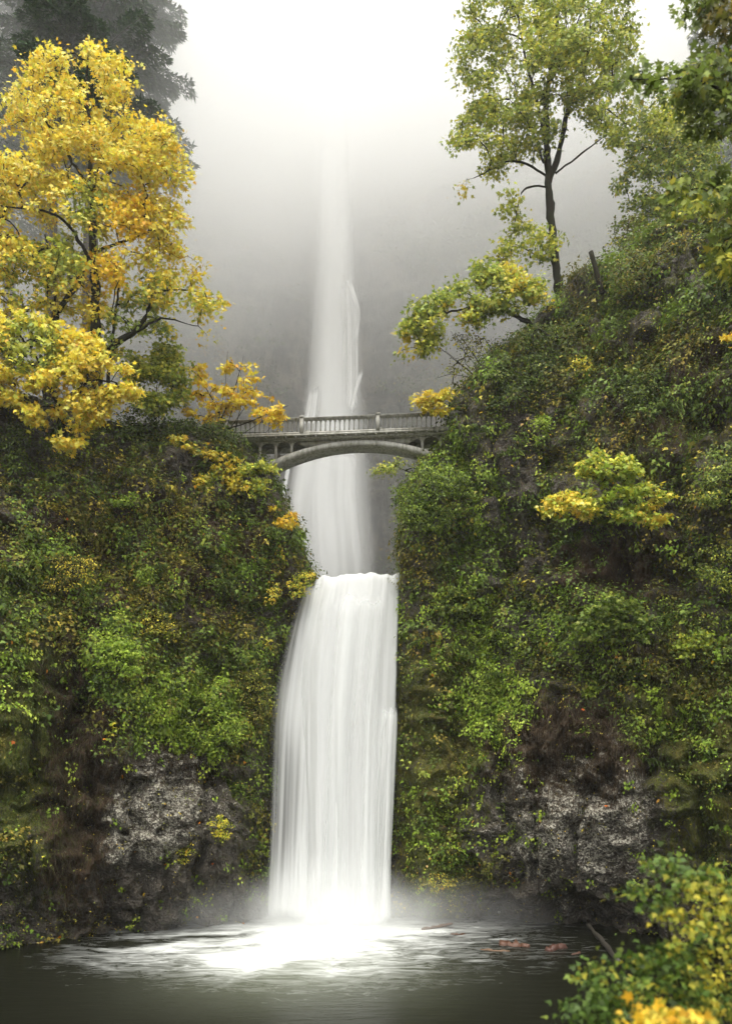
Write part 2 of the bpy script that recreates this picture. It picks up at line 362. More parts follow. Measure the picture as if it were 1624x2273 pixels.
CR = cliff('right_cliff', 1, R_edge, ybR, leanR, None,
   [(1270, 1800, 190, 170, 1.3), (1280, 2060, 330, 95, -2.2), (1400, 1235, 75, 62, -2.1), (1160, 1010, 40, 90, -.6), (1380, 1450, 170, 60, .7), (1500, 1900, 80, 60, -.9),
    (1300, 1030, 60, 60, -.6), (1250, 1250, 70, 60, -.5), (960, 1700, 45, 300, .4), (900, 1650, 20, 420, -.8)],
   dict(moss=[.5, (1000, 1700, 130, 400, .3), (1540, 1650, 140, 250, .35), (1250, 1820, 190, 170, -.85), (1150, 1010, 50, 110, -.5), (1150, 1300, 60, 90, -.35), (1300, 1280, 130, 60, -.4), (1300, 2040, 300, 60, -.3), (940, 1320, 40, 150, -.15)],
        dirt=[.35, (1250, 1640, 170, 80, .55), (1350, 1250, 130, 90, .5), (1400, 900, 250, 200, .15), (1260, 1830, 200, 160, -.6), (1500, 850, 140, 150, .25)],
        lichen=[.1, (1260, 1820, 215, 180, 1.0), (1150, 1010, 50, 100, .55), (1190, 1200, 60, 80, .4), (1150, 1340, 50, 60, .5), (940, 1250, 40, 120, .4), (1330, 1700, 90, 80, .5), (1360, 1050, 60, 60, .35)],
        leafy=[.42, (1010, 1120, 120, 160, .4), (1250, 750, 260, 130, .35), (1450, 700, 260, 200, .35), (1260, 1810, 200, 190, -.6), (1390, 1240, 100, 70, -.42), (1350, 1430, 220, 90, .4), (1540, 1520, 140, 120, .3), (1300, 2030, 300, 80, -.35), (1150, 1010, 45, 100, -.3), (1000, 1720, 130, 320, -.24), (1540, 1700, 130, 230, -.16), (1180, 1545, 200, 60, -.15), (1010, 1850, 110, 130, .2)],
        bright=[.06, (1090, 1560, 70, 130, .6), (1330, 1400, 130, 60, .35), (1500, 1560, 110, 80, .25), (1000, 1100, 110, 100, .25), (1030, 1400, 120, 90, .25), (1000, 1830, 100, 110, .12)],
        yellow=[.08, (1450, 700, 230, 180, .16), (980, 1960, 80, 80, .4), (1530, 1440, 100, 80, .25), (1180, 980, 120, 80, .2), (1090, 850, 120, 80, .2)],
        grass=[.22, (980, 1650, 110, 400, .5), (1540, 1700, 130, 250, .7), (1180, 1530, 200, 60, .5), (1260, 1830, 190, 140, -.4), (1300, 2030, 300, 70, -.2)],
        root=[.04, (1250, 1640, 180, 70, .9), (1350, 1480, 170, 40, .5), (1240, 1720, 160, 80, .3), (1350, 1160, 170, 90, .2)]), 47)

# rock behind the lower waterfall and the ledge it pours from
LIPD = 44.8
zlip = CZ+(HV-1287)/F*LIPD
def fall_rock():
    x = np.linspace(-9, 4.5, 90); z = np.arange(-1, zlip-.2, .16)
    rows = [np.stack([x, np.full_like(x, 46.2)+.02*(zlip-zz)*-1, np.full_like(x, zz)], -1) for zz in z]
    for g in (0.3, .8, 1.6, 3, 5, 9, 14, 20, 30, 40):
        rows.append(np.stack([x*(1+.03*g), np.full_like(x, 46.2+g), np.full_like(x, zlip-.22-.0*g)], -1))
    P = np.array(rows); P[:len(z), :, 1] -= .5*fbm(P[:len(z)], (1.5, 1.5, 1.2), 4, 5); 
    P[len(z):, :, 2] += .06*fbm(P[len(z):], (1, 1, 1), 3, 6)
    o = mesh('fall_rock', P.reshape(-1, 3), grid_faces(*P.shape[:2]), M_ROCK, smooth=True,
             attrs=dict(moss=np.full(P.shape[:2], .05), dirt=np.full(P.shape[:2], .1), lichen=np.full(P.shape[:2], .05)))
    props(o, kind='structure')
fall_rock()

# the far amphitheatre wall of the canyon
def back_cliff():
    z = np.arange(12, 176, .66)
    pl = np.array([(-140, 66), (-88, 86), (-52, 102), (-24, 110), (-5, 112), (10, 111), (26, 105), (46, 96), (70, 82), (100, 66), (140, 52)], float)
    seg = np.concatenate([[0], np.cumsum(np.hypot(*np.diff(pl, axis=0).T))]); s = np.linspace(0, seg[-1], 420)
    X = np.interp(s, seg, pl[:, 0]); Y = np.interp(s, seg, pl[:, 1])
    for _ in range(14):
        X[1:-1] = (X[:-2]+X[1:-1]*2+X[2:])/4; Y[1:-1] = (Y[:-2]+Y[1:-1]*2+Y[2:])/4
    lean = np.where(z < 40, (40-z)*-.42, 0)+.06*np.maximum(z-40, 0)+.0045*np.maximum(z-62, 0)**2
    P = np.stack([X[None]+0*z[:, None], Y[None]+lean[:, None], z[:, None]+0*X[None]], -1)
    # talus apron lower down on the left and right of the upper fall
    d = fbm(P, (22, 22, 16), 3, 3)*4.5+fbm(P, (7, 7, 3.2), 4, 13)*2.6+fbm(P, (3, 3, 5), 3, 19, ridged=True)*.9+fbm(P, (1.6, 1.6, 1.1), 3, 29)*.5
    nearfall = np.exp(-((P[..., 0]+5)/7)**2); d = d*(1-.75*nearfall)-1.5*nearfall
    P[..., 1] -= d
    m = np.clip(.35+.5*fbm(P, (14, 14, 6), 3, 47)+.25*sstep(5, 30, P[..., 0])-.5*nearfall, 0, 1)
    o = mesh('back_cliff', P.reshape(-1, 3), grid_faces(*P.shape[:2]), M_FAR, smooth=True, attrs=dict(moss=m))
    props(o, kind='structure')
    return P
BP = back_cliff()
# ground sheet and valley floor behind
def ground():
    t = NT('forest_floor'); n = t.noise(.8, t.coord(), 8, .65)
    m = t.surf(t.n('BsdfPrincipled', Base__Color=t.mix(n, (.02, .02, .008), (.07, .06, .03)), Roughness=.9, Normal=t.bump(n, .8, .3)).outputs[0])
    x = np.linspace(-235, 235, 48); g = np.stack(np.meshgrid(x, x), -1)
    P = np.concatenate([g, np.full(g.shape[:2]+(1,), -2.2)], -1)
    props(mesh('ground', P.reshape(-1, 3), grid_faces(48, 48), m), kind='structure')
    return m
M_GROUND = ground()
def light_block_hill():  # unseen rise added behind the camera to block low sky light
    x = np.linspace(-200, 200, 90); y = np.linspace(-220, -14, 60); X, Y = np.meshgrid(x, y); q = np.stack([X, Y, 0*X], -1)
    Z = -2.1+30*sstep(-16, -80, Y)+4*fbm(q, (18, 18, 1), 4, 5)*sstep(-16, -50, Y)
    props(mesh('light_block_hill', np.stack([X, Y, Z], -1).reshape(-1, 3), grid_faces(60, 90), M_GROUND, smooth=True), kind='structure')
light_block_hill()

# ------------------------------------------------------------------ water
FX, FY = -1.95, 41.6           # where the lower fall meets the pool
def pool():
    x = np.arange(-34, 34, .14); y = np.arange(4, 47.5, .14)
    X, Y = np.meshgrid(x, y); P = np.stack([X, Y, 0*X], -1)
    dx = (X-FX); dy = (Y-FY)
    r = np.hypot(dx/1.35, dy); th = np.arctan2(dy, dx/1.35)
    h = .05*fbm(np.stack([X, Y*1.6, 0*X], -1), (1.6, 1.6, 1), 3, 3)*sstep(16, 4, r)+.06*fbm(np.stack([X, Y, 0*X], -1), (.5, .3, 1), 3, 9)*sstep(7, 1, r)
    P[..., 2] = h+.10*np.exp(-(r/2.6)**2)
    # foam density: heavy at the base, tongues running out to the left, thinning towards the viewer
    sw = fbm(np.stack([X, Y, 0*X], -1), (3, 3, 1), 3, 15)
    st = fbm(np.stack([th*5+sw*1.2, r*.42+sw*.8, 0*r], -1), (1, 1, 1), 3, 21)
    foam = .95*np.exp(-(r/2.5)**2)+.64*np.exp(-(r/7.5)**2)
    leftw = np.exp(-((X+7.2)/6.8)**2-((Y-36.4+.12*(X+7))/4.0)**2)
    rightw = np.exp(-((dx-4.2)/2.4)**2-((Y-41.0)/.9)**2)
    foam = foam+leftw*(.34+.95*st)+rightw*.5+.30*st*np.exp(-(r/7)**2)+.42*np.exp(-((dx+1.2)/4.6)**2-((Y-35.5)/4.2)**2)
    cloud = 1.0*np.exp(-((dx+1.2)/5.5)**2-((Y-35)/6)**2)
    t = NT('pool_water'); co = t.coord()
    cs = t.coord((.35, 1.3, 1)); warp = t.noise(.35, co, 3)
    mp = t.n('Mapping', Vector=co, Scale=(.55, 1.9, 1)); mp.inputs['Rotation'].default_value = (0, 0, R(-14))
    wn = t.n('VectorMath', _operation='ADD', in0=mp.outputs[0], in1=t.n('VectorMath', _operation='SCALE', in0=t.n('TexNoise', Vector=co, Scale=.32, Detail=2.).outputs['Color'], Scale=2.4).outputs[0]).outputs[0]
    n = t.noise(1.1, wn, 7, .68, .9); n2 = t.noise(3.4, wn, 5, .65, .6)
    f = t.math('ADD', t.attr('foam'), t.math('MULTIPLY', t.math('SUBTRACT', t.math('ADD', t.math('MULTIPLY', n, .7), t.math('MULTIPLY', n2, .3)), .5), t.math('MULTIPLY', t.attr('stir'), 2.4)))
    f = t.n('MapRange', Value=f, From__Min=.10, From__Max=1.15, _interpolation_type='SMOOTHSTEP').outputs[0]
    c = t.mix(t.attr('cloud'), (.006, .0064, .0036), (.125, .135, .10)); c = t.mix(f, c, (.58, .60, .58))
    ro = t.math('ADD', .26, t.math('MULTIPLY', f, .6)); 
    p = t.n('BsdfPrincipled', Base__Color=c, Roughness=ro, Normal=t.bump(t.noise(1.8, cs, 4, .6), .35, .12)); p.inputs['Specular IOR Level'].default_value = .06
    m = t.surf(p.outputs[0])
    o = mesh('water', P.reshape(-1, 3), grid_faces(*P.shape[:2]), m, smooth=True, attrs=dict(foam=foam, cloud=np.clip(cloud, 0, 1), stir=np.clip(1.5*np.exp(-(r/12)**2), 0, 1)))
    props(o, kind='structure')
pool()
# stream between the two falls
t = NT('stream_water'); m_st = t.surf(t.n('BsdfPrincipled', Base__Color=(.20, .21, .19, 1), Roughness=.3, Normal=t.bump(t.noise(2, t.coord(), 4), .4, .1)).outputs[0])
x = np.linspace(-14, 12, 40); y = np.linspace(46, 92, 50); X, Y = np.meshgrid(x, y)
props(mesh('stream', np.stack([X, Y, zlip-.08+.04*fbm(np.stack([X, Y, 0*X], -1), (1, 1, 1), 3, 2)], -1).reshape(-1, 3), grid_faces(50, 40), m_st, smooth=True), kind='structure')

def curtain(name, mat, vtab, lr, Dfun, nu, nv, amp, ridge, seed, densf, parent=None, edgef=None, top_roll=False):
    """a falling sheet: lr = rows of (v, uL, uR) in photo units at depth Dfun(v fraction)"""
    lr = np.array(lr, float); v = np.linspace(lr[0, 0], lr[-1, 0], nv); q = (v-v[0])/(v[-1]-v[0])
    uL = np.interp(v, lr[:, 0], lr[:, 1]); uR = np.interp(v, lr[:, 0], lr[:, 2])
    for _ in range(nv//3):
        for a_ in (uL, uR): a_[1:-1] = (a_[:-2]+2*a_[1:-1]+a_[2:])/4; s = np.linspace(0, 1, nu)
    U = uL[:, None]+(uR-uL)[:, None]*s[None]; D = Dfun(q)[:, None]+0*U
    Z = CZ+(HV-v)[:, None]/F*D; X = (U-HU)/F*D
    P = np.stack([X, D, Z], -1)
    k = np.stack([s[None]*ridge+0*U, q[:, None]*1.2+0*U, 0*U+seed], -1)
    D2 = D-amp*(fbm(k, (1, 1, 1), 3, seed)*(.3+.7*q[:, None]))+.8*(np.abs(2*s-1)**4)[None]*1.0
    P[..., 1] = D2
    if top_roll:
        rows = []
        for g, dz in ((9, .02), (4, .02), (2.2, .0), (1.2, -.0), (.6, -.03)):
            rr = P[0].copy(); rr[:, 1] += g; rr[:, 2] += .05-dz+.22*sstep(.3, 1, s)-.08+.30*fbm(np.stack([s*9, 0*s+g*.2, 0*s], -1), (1, 1, 1), 4, seed+3); rows.append(rr)
        bumpz = .30*fbm(np.stack([s*9, 0*s, 0*s], -1), (1, 1, 1), 4, seed+3)+.22*sstep(.3, 1, s)-.08
        P[0, :, 2] += bumpz; P[1, :, 2] += bumpz*.9; P[2, :, 2] += bumpz*.7; P[3, :, 2] += bumpz*.4
        P = np.concatenate([np.array(rows), P]); s2 = np.concatenate([np.full(5, 0.), q])
    else: s2 = q
    ss, qq = np.meshgrid(s, s2)
    e = np.ones_like(ss) if edgef is None else edgef(ss, qq)
    dn = densf(ss, qq)
    uv = np.stack([ss, qq], -1).reshape(-1, 2)
    return mesh(name, P.reshape(-1, 3), grid_faces(*P.shape[:2]), mat, parent, True, uvs=uv, attrs=dict(dens=dn, edge=e))
def soft(a, b=None, top=0, bot=0):
    b = b or a
    return lambda s, q: sstep(0, a, s)*sstep(0, b, 1-s)*(sstep(0, top, q) if top else 1)*(sstep(0, bot, 1-q) if bot else 1)
lf = empty('lower_waterfall', (FX, FY, 0))
props(lf, 'broad silky white waterfall pouring over the ledge into the dark pool', 'waterfall')
Dlow = lambda q: LIPD-.15-2.7*np.sqrt(np.clip(q, 0, 1))*.9
m1 = fall_material('silky_water', 2.6, .05, .82, .58, 1.3, .7)
m2 = fall_material('thin_water_veil', 3.6, .12, 1.05, .75, 5.1, .8)
m3 = fall_material('white_strands', 2.8, .35, 1.25, .8, 8.7, .7)
curtain('main_curtain', m1, None, [(1276, 697, 889), (1310, 690, 888), (1350, 676, 887), (1420, 664, 885), (1500, 658, 884), (1600, 655, 880), (1750, 656, 873), (1900, 660, 866), (2065, 650, 862)], Dlow, 150, 120, .55, 9, 3,
        lambda s, q: .58+.32*np.exp(-((s-.5)/.42)**2)+.4*np.exp(-(q/.16)**2)+.35*sstep(.85, 1, q), lf, soft(.05, .03, bot=.04), True)
curtain('side_veil', m2, None, [(1284, 672, 735), (1345, 650, 733), (1400, 632, 730), (1500, 606, 730), (1600, 590, 725), (1750, 583, 720), (1900, 577, 715), (2050, 568, 715)], lambda q: Dlow(q*.98+.02)+.5, 90, 100, .35, 7, 13,
        lambda s, q: .72+.35*s+.30*np.exp(-((q-.38)/.1)**2)*(1-s)+.3*sstep(.7, 1, q), lf, soft(.42, .3, top=.04, bot=.05))
curtain('edge_veil', m2, None, [(1560, 850, 884), (1600, 838, 886), (1750, 826, 880), (1900, 820, 874), (2055, 810, 872)], lambda q: Dlow(q*.7+.3)-.1, 50, 90, .3, 5, 17,
        lambda s, q: .62+.2*np.exp(-((s-.6)/.3)**2), lf, soft(.2, .15, top=.06, bot=.05))
curtain('front_strands', m3, None, [(1290, 705, 885), (1420, 680, 880), (1600, 672, 862), (1800, 672, 856), (2062, 668, 852)], lambda q: Dlow(q)-.35, 120, 90, .5, 8, 23,
        lambda s, q: .62+.15*np.exp(-((s-.45)/.3)**2)+.2*sstep(.8, 1, q), lf, soft(.12, .12, top=.08, bot=.05))

uf = empty('upper_waterfall', (-4.8, 100, 20))
props(uf, 'tall thin white waterfall dropping out of the fog behind the bridge', 'waterfall')
Dup = lambda q: 112+5*(1-q)-16*sstep(.45, 1, q)
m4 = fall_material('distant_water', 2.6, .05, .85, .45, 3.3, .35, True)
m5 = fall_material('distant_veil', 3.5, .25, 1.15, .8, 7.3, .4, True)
curtain('main_plume', m4, None, [(60, 700, 782), (280, 700, 780), (400, 699, 786), (520, 692, 794), (650, 685, 800), (800, 677, 806), (930, 660, 822), (1000, 644, 828), (1100, 630, 836), (1200, 625, 842), (1292, 622, 846)], Dup, 70, 130, .8, 5, 33,
        lambda s, q: .75+1.1*np.exp(-((s-.47)/(.32+.07*q))**2), uf, soft(.45, .45, top=.06))
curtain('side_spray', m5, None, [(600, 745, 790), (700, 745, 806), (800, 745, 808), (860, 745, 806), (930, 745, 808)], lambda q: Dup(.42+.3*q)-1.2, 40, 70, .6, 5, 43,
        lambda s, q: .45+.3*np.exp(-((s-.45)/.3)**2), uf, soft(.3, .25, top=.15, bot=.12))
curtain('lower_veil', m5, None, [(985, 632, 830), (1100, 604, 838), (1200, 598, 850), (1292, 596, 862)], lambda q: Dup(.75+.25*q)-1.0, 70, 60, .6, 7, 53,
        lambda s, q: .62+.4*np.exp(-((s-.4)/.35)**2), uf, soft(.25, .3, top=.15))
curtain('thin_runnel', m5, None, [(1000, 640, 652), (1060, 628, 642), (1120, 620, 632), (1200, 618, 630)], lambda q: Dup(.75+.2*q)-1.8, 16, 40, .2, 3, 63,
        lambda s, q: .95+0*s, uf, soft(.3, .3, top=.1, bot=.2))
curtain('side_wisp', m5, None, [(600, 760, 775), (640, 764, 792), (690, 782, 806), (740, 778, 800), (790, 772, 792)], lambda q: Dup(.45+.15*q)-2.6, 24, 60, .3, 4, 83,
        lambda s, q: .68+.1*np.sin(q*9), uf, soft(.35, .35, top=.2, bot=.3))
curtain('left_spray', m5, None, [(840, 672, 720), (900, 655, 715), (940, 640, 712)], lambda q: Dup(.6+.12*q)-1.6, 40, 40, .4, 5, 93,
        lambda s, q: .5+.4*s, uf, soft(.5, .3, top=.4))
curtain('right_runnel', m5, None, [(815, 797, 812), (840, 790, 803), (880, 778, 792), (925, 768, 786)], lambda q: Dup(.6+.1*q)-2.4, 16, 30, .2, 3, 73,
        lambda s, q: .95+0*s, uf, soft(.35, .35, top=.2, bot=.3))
#==PART2==
# ------------------------------------------------------------------ bridge
def bridge():
    root = empty('footbridge', W(800, 968, 45.0))
    props(root, 'weathered concrete arch footbridge with balustrade spanning the gorge in front of the tall waterfall', 'bridge')
    A = np.array(W(520, 970.5, 45.5)); B = np.array(W(1003, 952.3, 44.3))
    ex = B-A; L0 = np.linalg.norm(ex); ex /= L0; ey = np.array([-ex[1], ex[0], 0]); ey /= np.linalg.norm(ey); ez = np.cross(ex, ey)
    AX = np.stack([ex, ey, ez])
    # local frame: x along from the crown, y away from the camera, z up; z=0 is the top of the deck edge
    O = A+ex*(L0*.565)
    def P(x, y, z): return O+ex*x+ey*y+ez*z
    x0, x1 = -9.6, 7.0; wd = 2.0
    b = MB(); b.box(P((x0+x1)/2, wd/2, -.13), (x1-x0, wd, .26), AX); b.box(P((x0+x1)/2, -.05, -.06), (x1-x0, .18, .12), AX)
    b.box(P((x0+x1)/2, wd+.05, -.06), (x1-x0, .18, .12), AX)
    for k in range(int((x1-x0)/.62)): b.box(P(x0+.3+k*.62, -.05, -.16), (.10, .16, .08), AX)
    b.build('deck', M_CONC, root)
    def arch(x): return -.40-1.22*(x/5.7)**2-.22*(x/7.8)**4
    # arch rib with thickness growing towards the springings
    xs = np.linspace(-9.0, 7.6, 60); top = arch(xs); bot = top-.30-.18*(np.abs(xs)/6)**2
    t0 = np.array([P(x, .16, z) for x, z in zip(xs, top)]); t1 = np.array([P(x, 1.30, z) for x, z in zip(xs, top)])
    b0 = np.array([P(x, .16, z) for x, z in zip(xs, bot)]); b1 = np.array([P(x, 1.30, z) for x, z in zip(xs, bot)])
    v = np.concatenate([t0, t1, b1, b0]); n = len(xs); f = []
    for k in range(4):
        for i in range(n-1): f.append([k*n+i, k*n+i+1, ((k+1) % 4)*n+i+1, ((k+1) % 4)*n+i])
    mesh('arch', v, [np.array(f), np.array([[0, n, 2*n, 3*n], [n-1, 4*n-1, 3*n-1, 2*n-1]])], M_CONC, root)
    # open spandrels: columns with rounded heads
    bay = .99
    for x in [-4.05-bay*k for k in range(5)]+[4.05+1.12*k for k in range(3)]:
        for y in (.22, 1.12):
            c = MB(); zt = -.28; zb = max(arch(x)-.05, -3.4) if abs(x) < 8 else -2.6
            h = bay*.5-.01; pts = [(-.07, zb), (-.07, zt-.36)]
            for a in np.linspace(0, 90, 7): pts.append((-.07-(h-.07)*(1-math.cos(R(a))), zt-.36+.33*math.sin(R(a))))
            pts += [(-h, zt), (h, zt)]+[(-q[0], q[1]) for q in reversed(pts[0:])]
            c.prism(pts, P(x, y, 0), (ex, ez), .16, ey); c.build('column', M_CONC, root)
    c = MB()
    for y in (.3, 1.15): c.prism([(-3.9, -.27), (3.9, -.27), (3.2, -.62), (1.5, -.44), (0, -.41), (-1.5, -.44), (-3.2, -.62)], P(0, y, 0), (ex, ez), .12, ey)
    c.build('spandrel_wall', M_CONC, root)
    for xx in (x0+.3, x1-.2):
        c = MB(); c.box(P(xx, 1.2, -2.2), (1.0, 1.7, 3.9), AX); c.build('abutment', M_CONC, root)
    # balustrades
    posts = [-8.05, -3.35, 1.35, 6.05]
    for side, y in ((0, -.02), (1, wd-.02)):
        c = MB(); c.box(P((x0+x1)/2, y, .93), (x1-x0, .20, .07), AX); c.box(P((x0+x1)/2, y, .975), (x1-x0, .26, .035), AX); c.build('handrail', M_CONC, root)
        c = MB(); c.box(P((x0+x1)/2, y, .065), (x1-x0, .19, .13), AX); c.build('kerb_rail', M_CONC, root)
        for px in posts:
            c = MB(); c.box(P(px, y, .50), (.22, .25, 1.0), AX); c.box(P(px, y, 1.05), (.29, .31, .08), AX); c.box(P(px, y, 1.105), (.24, .26, .04), AX); c.build('post', M_CONC, root)
        edges = [x0+.5]+posts+[x1-.3]
        proto = None
        for a, e in zip(edges[:-1], edges[1:]):
            nb = int(round((e-a)/.292)); st = (e-a)/nb
            if side == 1: st_k = range(1, nb)
            for k in range(1, nb) if nb > 2 else []:
                xx = a+st*k
                if side == 1:
                    far.append(xx); continue
                if proto is None:
                    h = .144; pts = [(-.042, .12), (-.030, .3), (-.030, .55), (-.042, .72)]
                    for q in np.linspace(15, 90, 5): pts.append((-.048-(h-.048)*(1-math.cos(R(q))), .70+.15*math.sin(R(q))))
                    pts += [(-h, .90), (h, .90)]+[(-q[0], q[1]) for q in reversed(pts)]
                    c = MB(); org = P(xx, -.085, 0); c.prism(pts, org, (ex, ez), .12, ey); proto = c.build('baluster', M_CONC, root); px0 = xx
                else:
                    o = proto.copy(); S.collection.objects.link(o); o.parent = root; o.location = tuple(ex*(xx-px0))
        if side == 0:
            far = []
    # rear balustrade balusters: one open screen part
    c = MB()
    for xx in far:
        c.prism([(-.05, .12), (-.036, .4), (-.05, .7), (-.14, .86), (-.14, .9), (.14, .9), (.14, .86), (.05, .7), (.036, .4), (.05, .12)], P(xx, wd-.08, 0), (ex, ez), .12, ey)
    props(c.build('rear_balusters', M_CONC, root), kind='stuff')
bridge()

# ------------------------------------------------------------------ foliage machinery
T_MAPLE = np.array([(0, 0), (.40, .02), (.24, .24), (.56, .52), (.20, .50), (0, 1.0), (-.20, .50), (-.56, .52), (-.24, .24), (-.40, .02)])
T_MED = np.array([(0, 0), (.38, .22), (.16, .48), (0, 1.), (-.16, .48), (-.38, .22)])
T_OVAL = np.array([(0, 0), (.30, .42), (0, 1.), (-.30, .42)])
T_SPRAY = np.array([(0, 0), (.10, .30), (.05, .8), (0, 1.), (-.05, .8), (-.10, .30)])
T_BLADE = np.array([(-.035, 0), (.035, 0), (0, 1.)])
def unit(a): return a/(np.linalg.norm(a, axis=-1, keepdims=True)+1e-9)
def leaf_geo(c, size, nrm, tip, T, fold=.12, droop=.18):
    n = unit(nrm); t = unit(tip-(tip*n).sum(-1, keepdims=True)*n); b = np.cross(t, n); k = len(T)
    x, y = T[:, 0], T[:, 1]; zz = -fold*np.abs(x)*1.5-droop*y*y
    v = c[:, None]+size[:, None, None]*(x[None, :, None]*b[:, None]+y[None, :, None]*t[:, None]+zz[None, :, None]*n[:, None])
    f = np.arange(len(c))[:, None]*k+np.arange(k)[None]
    return v.reshape(-1, 3), f
YEL = [((.80, .64, .07), 5), ((.82, .57, .05), 3), ((.85, .74, .17), 2.6), ((.54, .53, .06), 2.0), ((.76, .46, .04), .6)]
GOLD = [((.82, .52, .03), 5), ((.80, .60, .05), 4), ((.78, .42, .025), 1.6), ((.82, .66, .1), 1)]
YGR = [((.48, .50, .07), 4), ((.33, .39, .06), 4), ((.66, .60, .08), 2.4), ((.20, .27, .045), 1.5)]
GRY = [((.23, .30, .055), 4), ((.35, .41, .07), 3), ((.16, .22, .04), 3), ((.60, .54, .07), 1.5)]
GRN = [((.11, .16, .028), 4), ((.16, .22, .038), 3), ((.07, .11, .02), 3), ((.24, .28, .045), 1.8)]
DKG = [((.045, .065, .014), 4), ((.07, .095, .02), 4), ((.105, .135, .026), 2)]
BRT = [((.27, .37, .04), 4), ((.37, .45, .06), 3), ((.18, .27, .03), 3)]
LIM = [((.36, .42, .04), 4), ((.24, .32, .035), 3), ((.50, .48, .05), 2)]
OLV = [((.16, .15, .028), 4), ((.24, .19, .035), 2), ((.09, .095, .018), 4), ((.38, .31, .045), 1.2)]
FIR = [((.035, .08, .03), 4), ((.05, .105, .035), 4), ((.08, .14, .045), 2)]
def pick(pal, n):
    c = np.array([p[0] for p in pal]); wt = np.array([p[1] for p in pal], float)
    return c[rng.choice(len(pal), n, p=wt/wt.sum())]
def jitter(c, a=.22):
    return np.clip(c*(1+a*(rng.random((len(c), 1))-.5)*2)*(1+.10*(rng.random((len(c), 3))-.5)), 0.003, .9)
def inpoly(u, v, poly):
    r = np.zeros(len(u), bool); p = np.asarray(poly, float); q = np.roll(p, -1, 0)
    for (x1, y1), (x2, y2) in zip(p, q):
        c = (y1 > v) != (y2 > v); xi = (x2-x1)*(v-y1)/(y2-y1+1e-12)+x1; r ^= c & (u < xi)
    return r
def edged(u, v, poly):
    p = np.asarray(poly, float); q = np.roll(p, -1, 0); d = np.full(len(u), 1e9)
    for a, b in zip(p, q):
        ab = b-a; t = np.clip(((u-a[0])*ab[0]+(v-a[1])*ab[1])/(ab@ab+1e-9), 0, 1)
        d = np.minimum(d, np.hypot(u-a[0]-t*ab[0], v-a[1]-t*ab[1]))
    return d
def poly_points(polys, n, gap=0, gs=60, seed=0):
    out = []; cnt = 0
    allp = np.vstack([np.asarray(p, float) for p in polys]); lo, hi = allp.min(0), allp.max(0)
    for _ in range(60):
        u = rng.uniform(lo[0], hi[0], n*3); v = rng.uniform(lo[1], hi[1], n*3)
        k = np.zeros(len(u), bool); e = np.zeros(len(u))
        jn = np.stack([u/38, v/38, 0*u+seed*3.1], -1); ju = fbm(jn, (1, 1, 1), 3, 71)*30; jv = fbm(jn, (1, 1, 1), 3, 75)*30
        for p in polys:
            sc_ = min(1., min(np.ptp(np.array(p)[:, 0]), np.ptp(np.array(p)[:, 1]))/160)
            i = inpoly(u+ju*sc_, v+jv*sc_, p); k |= i; e = np.where(i, np.maximum(e, edged(u, v, p)), e)
        if gap > -1:
            k &= fbm(np.stack([u/gs, v/gs*1.35, 0*u+seed], -1), (1, 1, 1), 3, 5) > gap-.02
        out.append(np.stack([u[k], v[k], e[k]], -1)); cnt += k.sum()
        if cnt >= n: break
    return np.vstack(out)[:n]
def relax(pts, rmin):
    """drop points closer than rmin to keep clumps apart"""
    keep = []; P = np.zeros((len(pts), 3)); m = 0
    for i, p in enumerate(pts):
        if m == 0 or np.min(((P[:m]-p)**2).sum(1)) > rmin*rmin: P[m] = p; m += 1; keep.append(i)
    return np.array(keep)
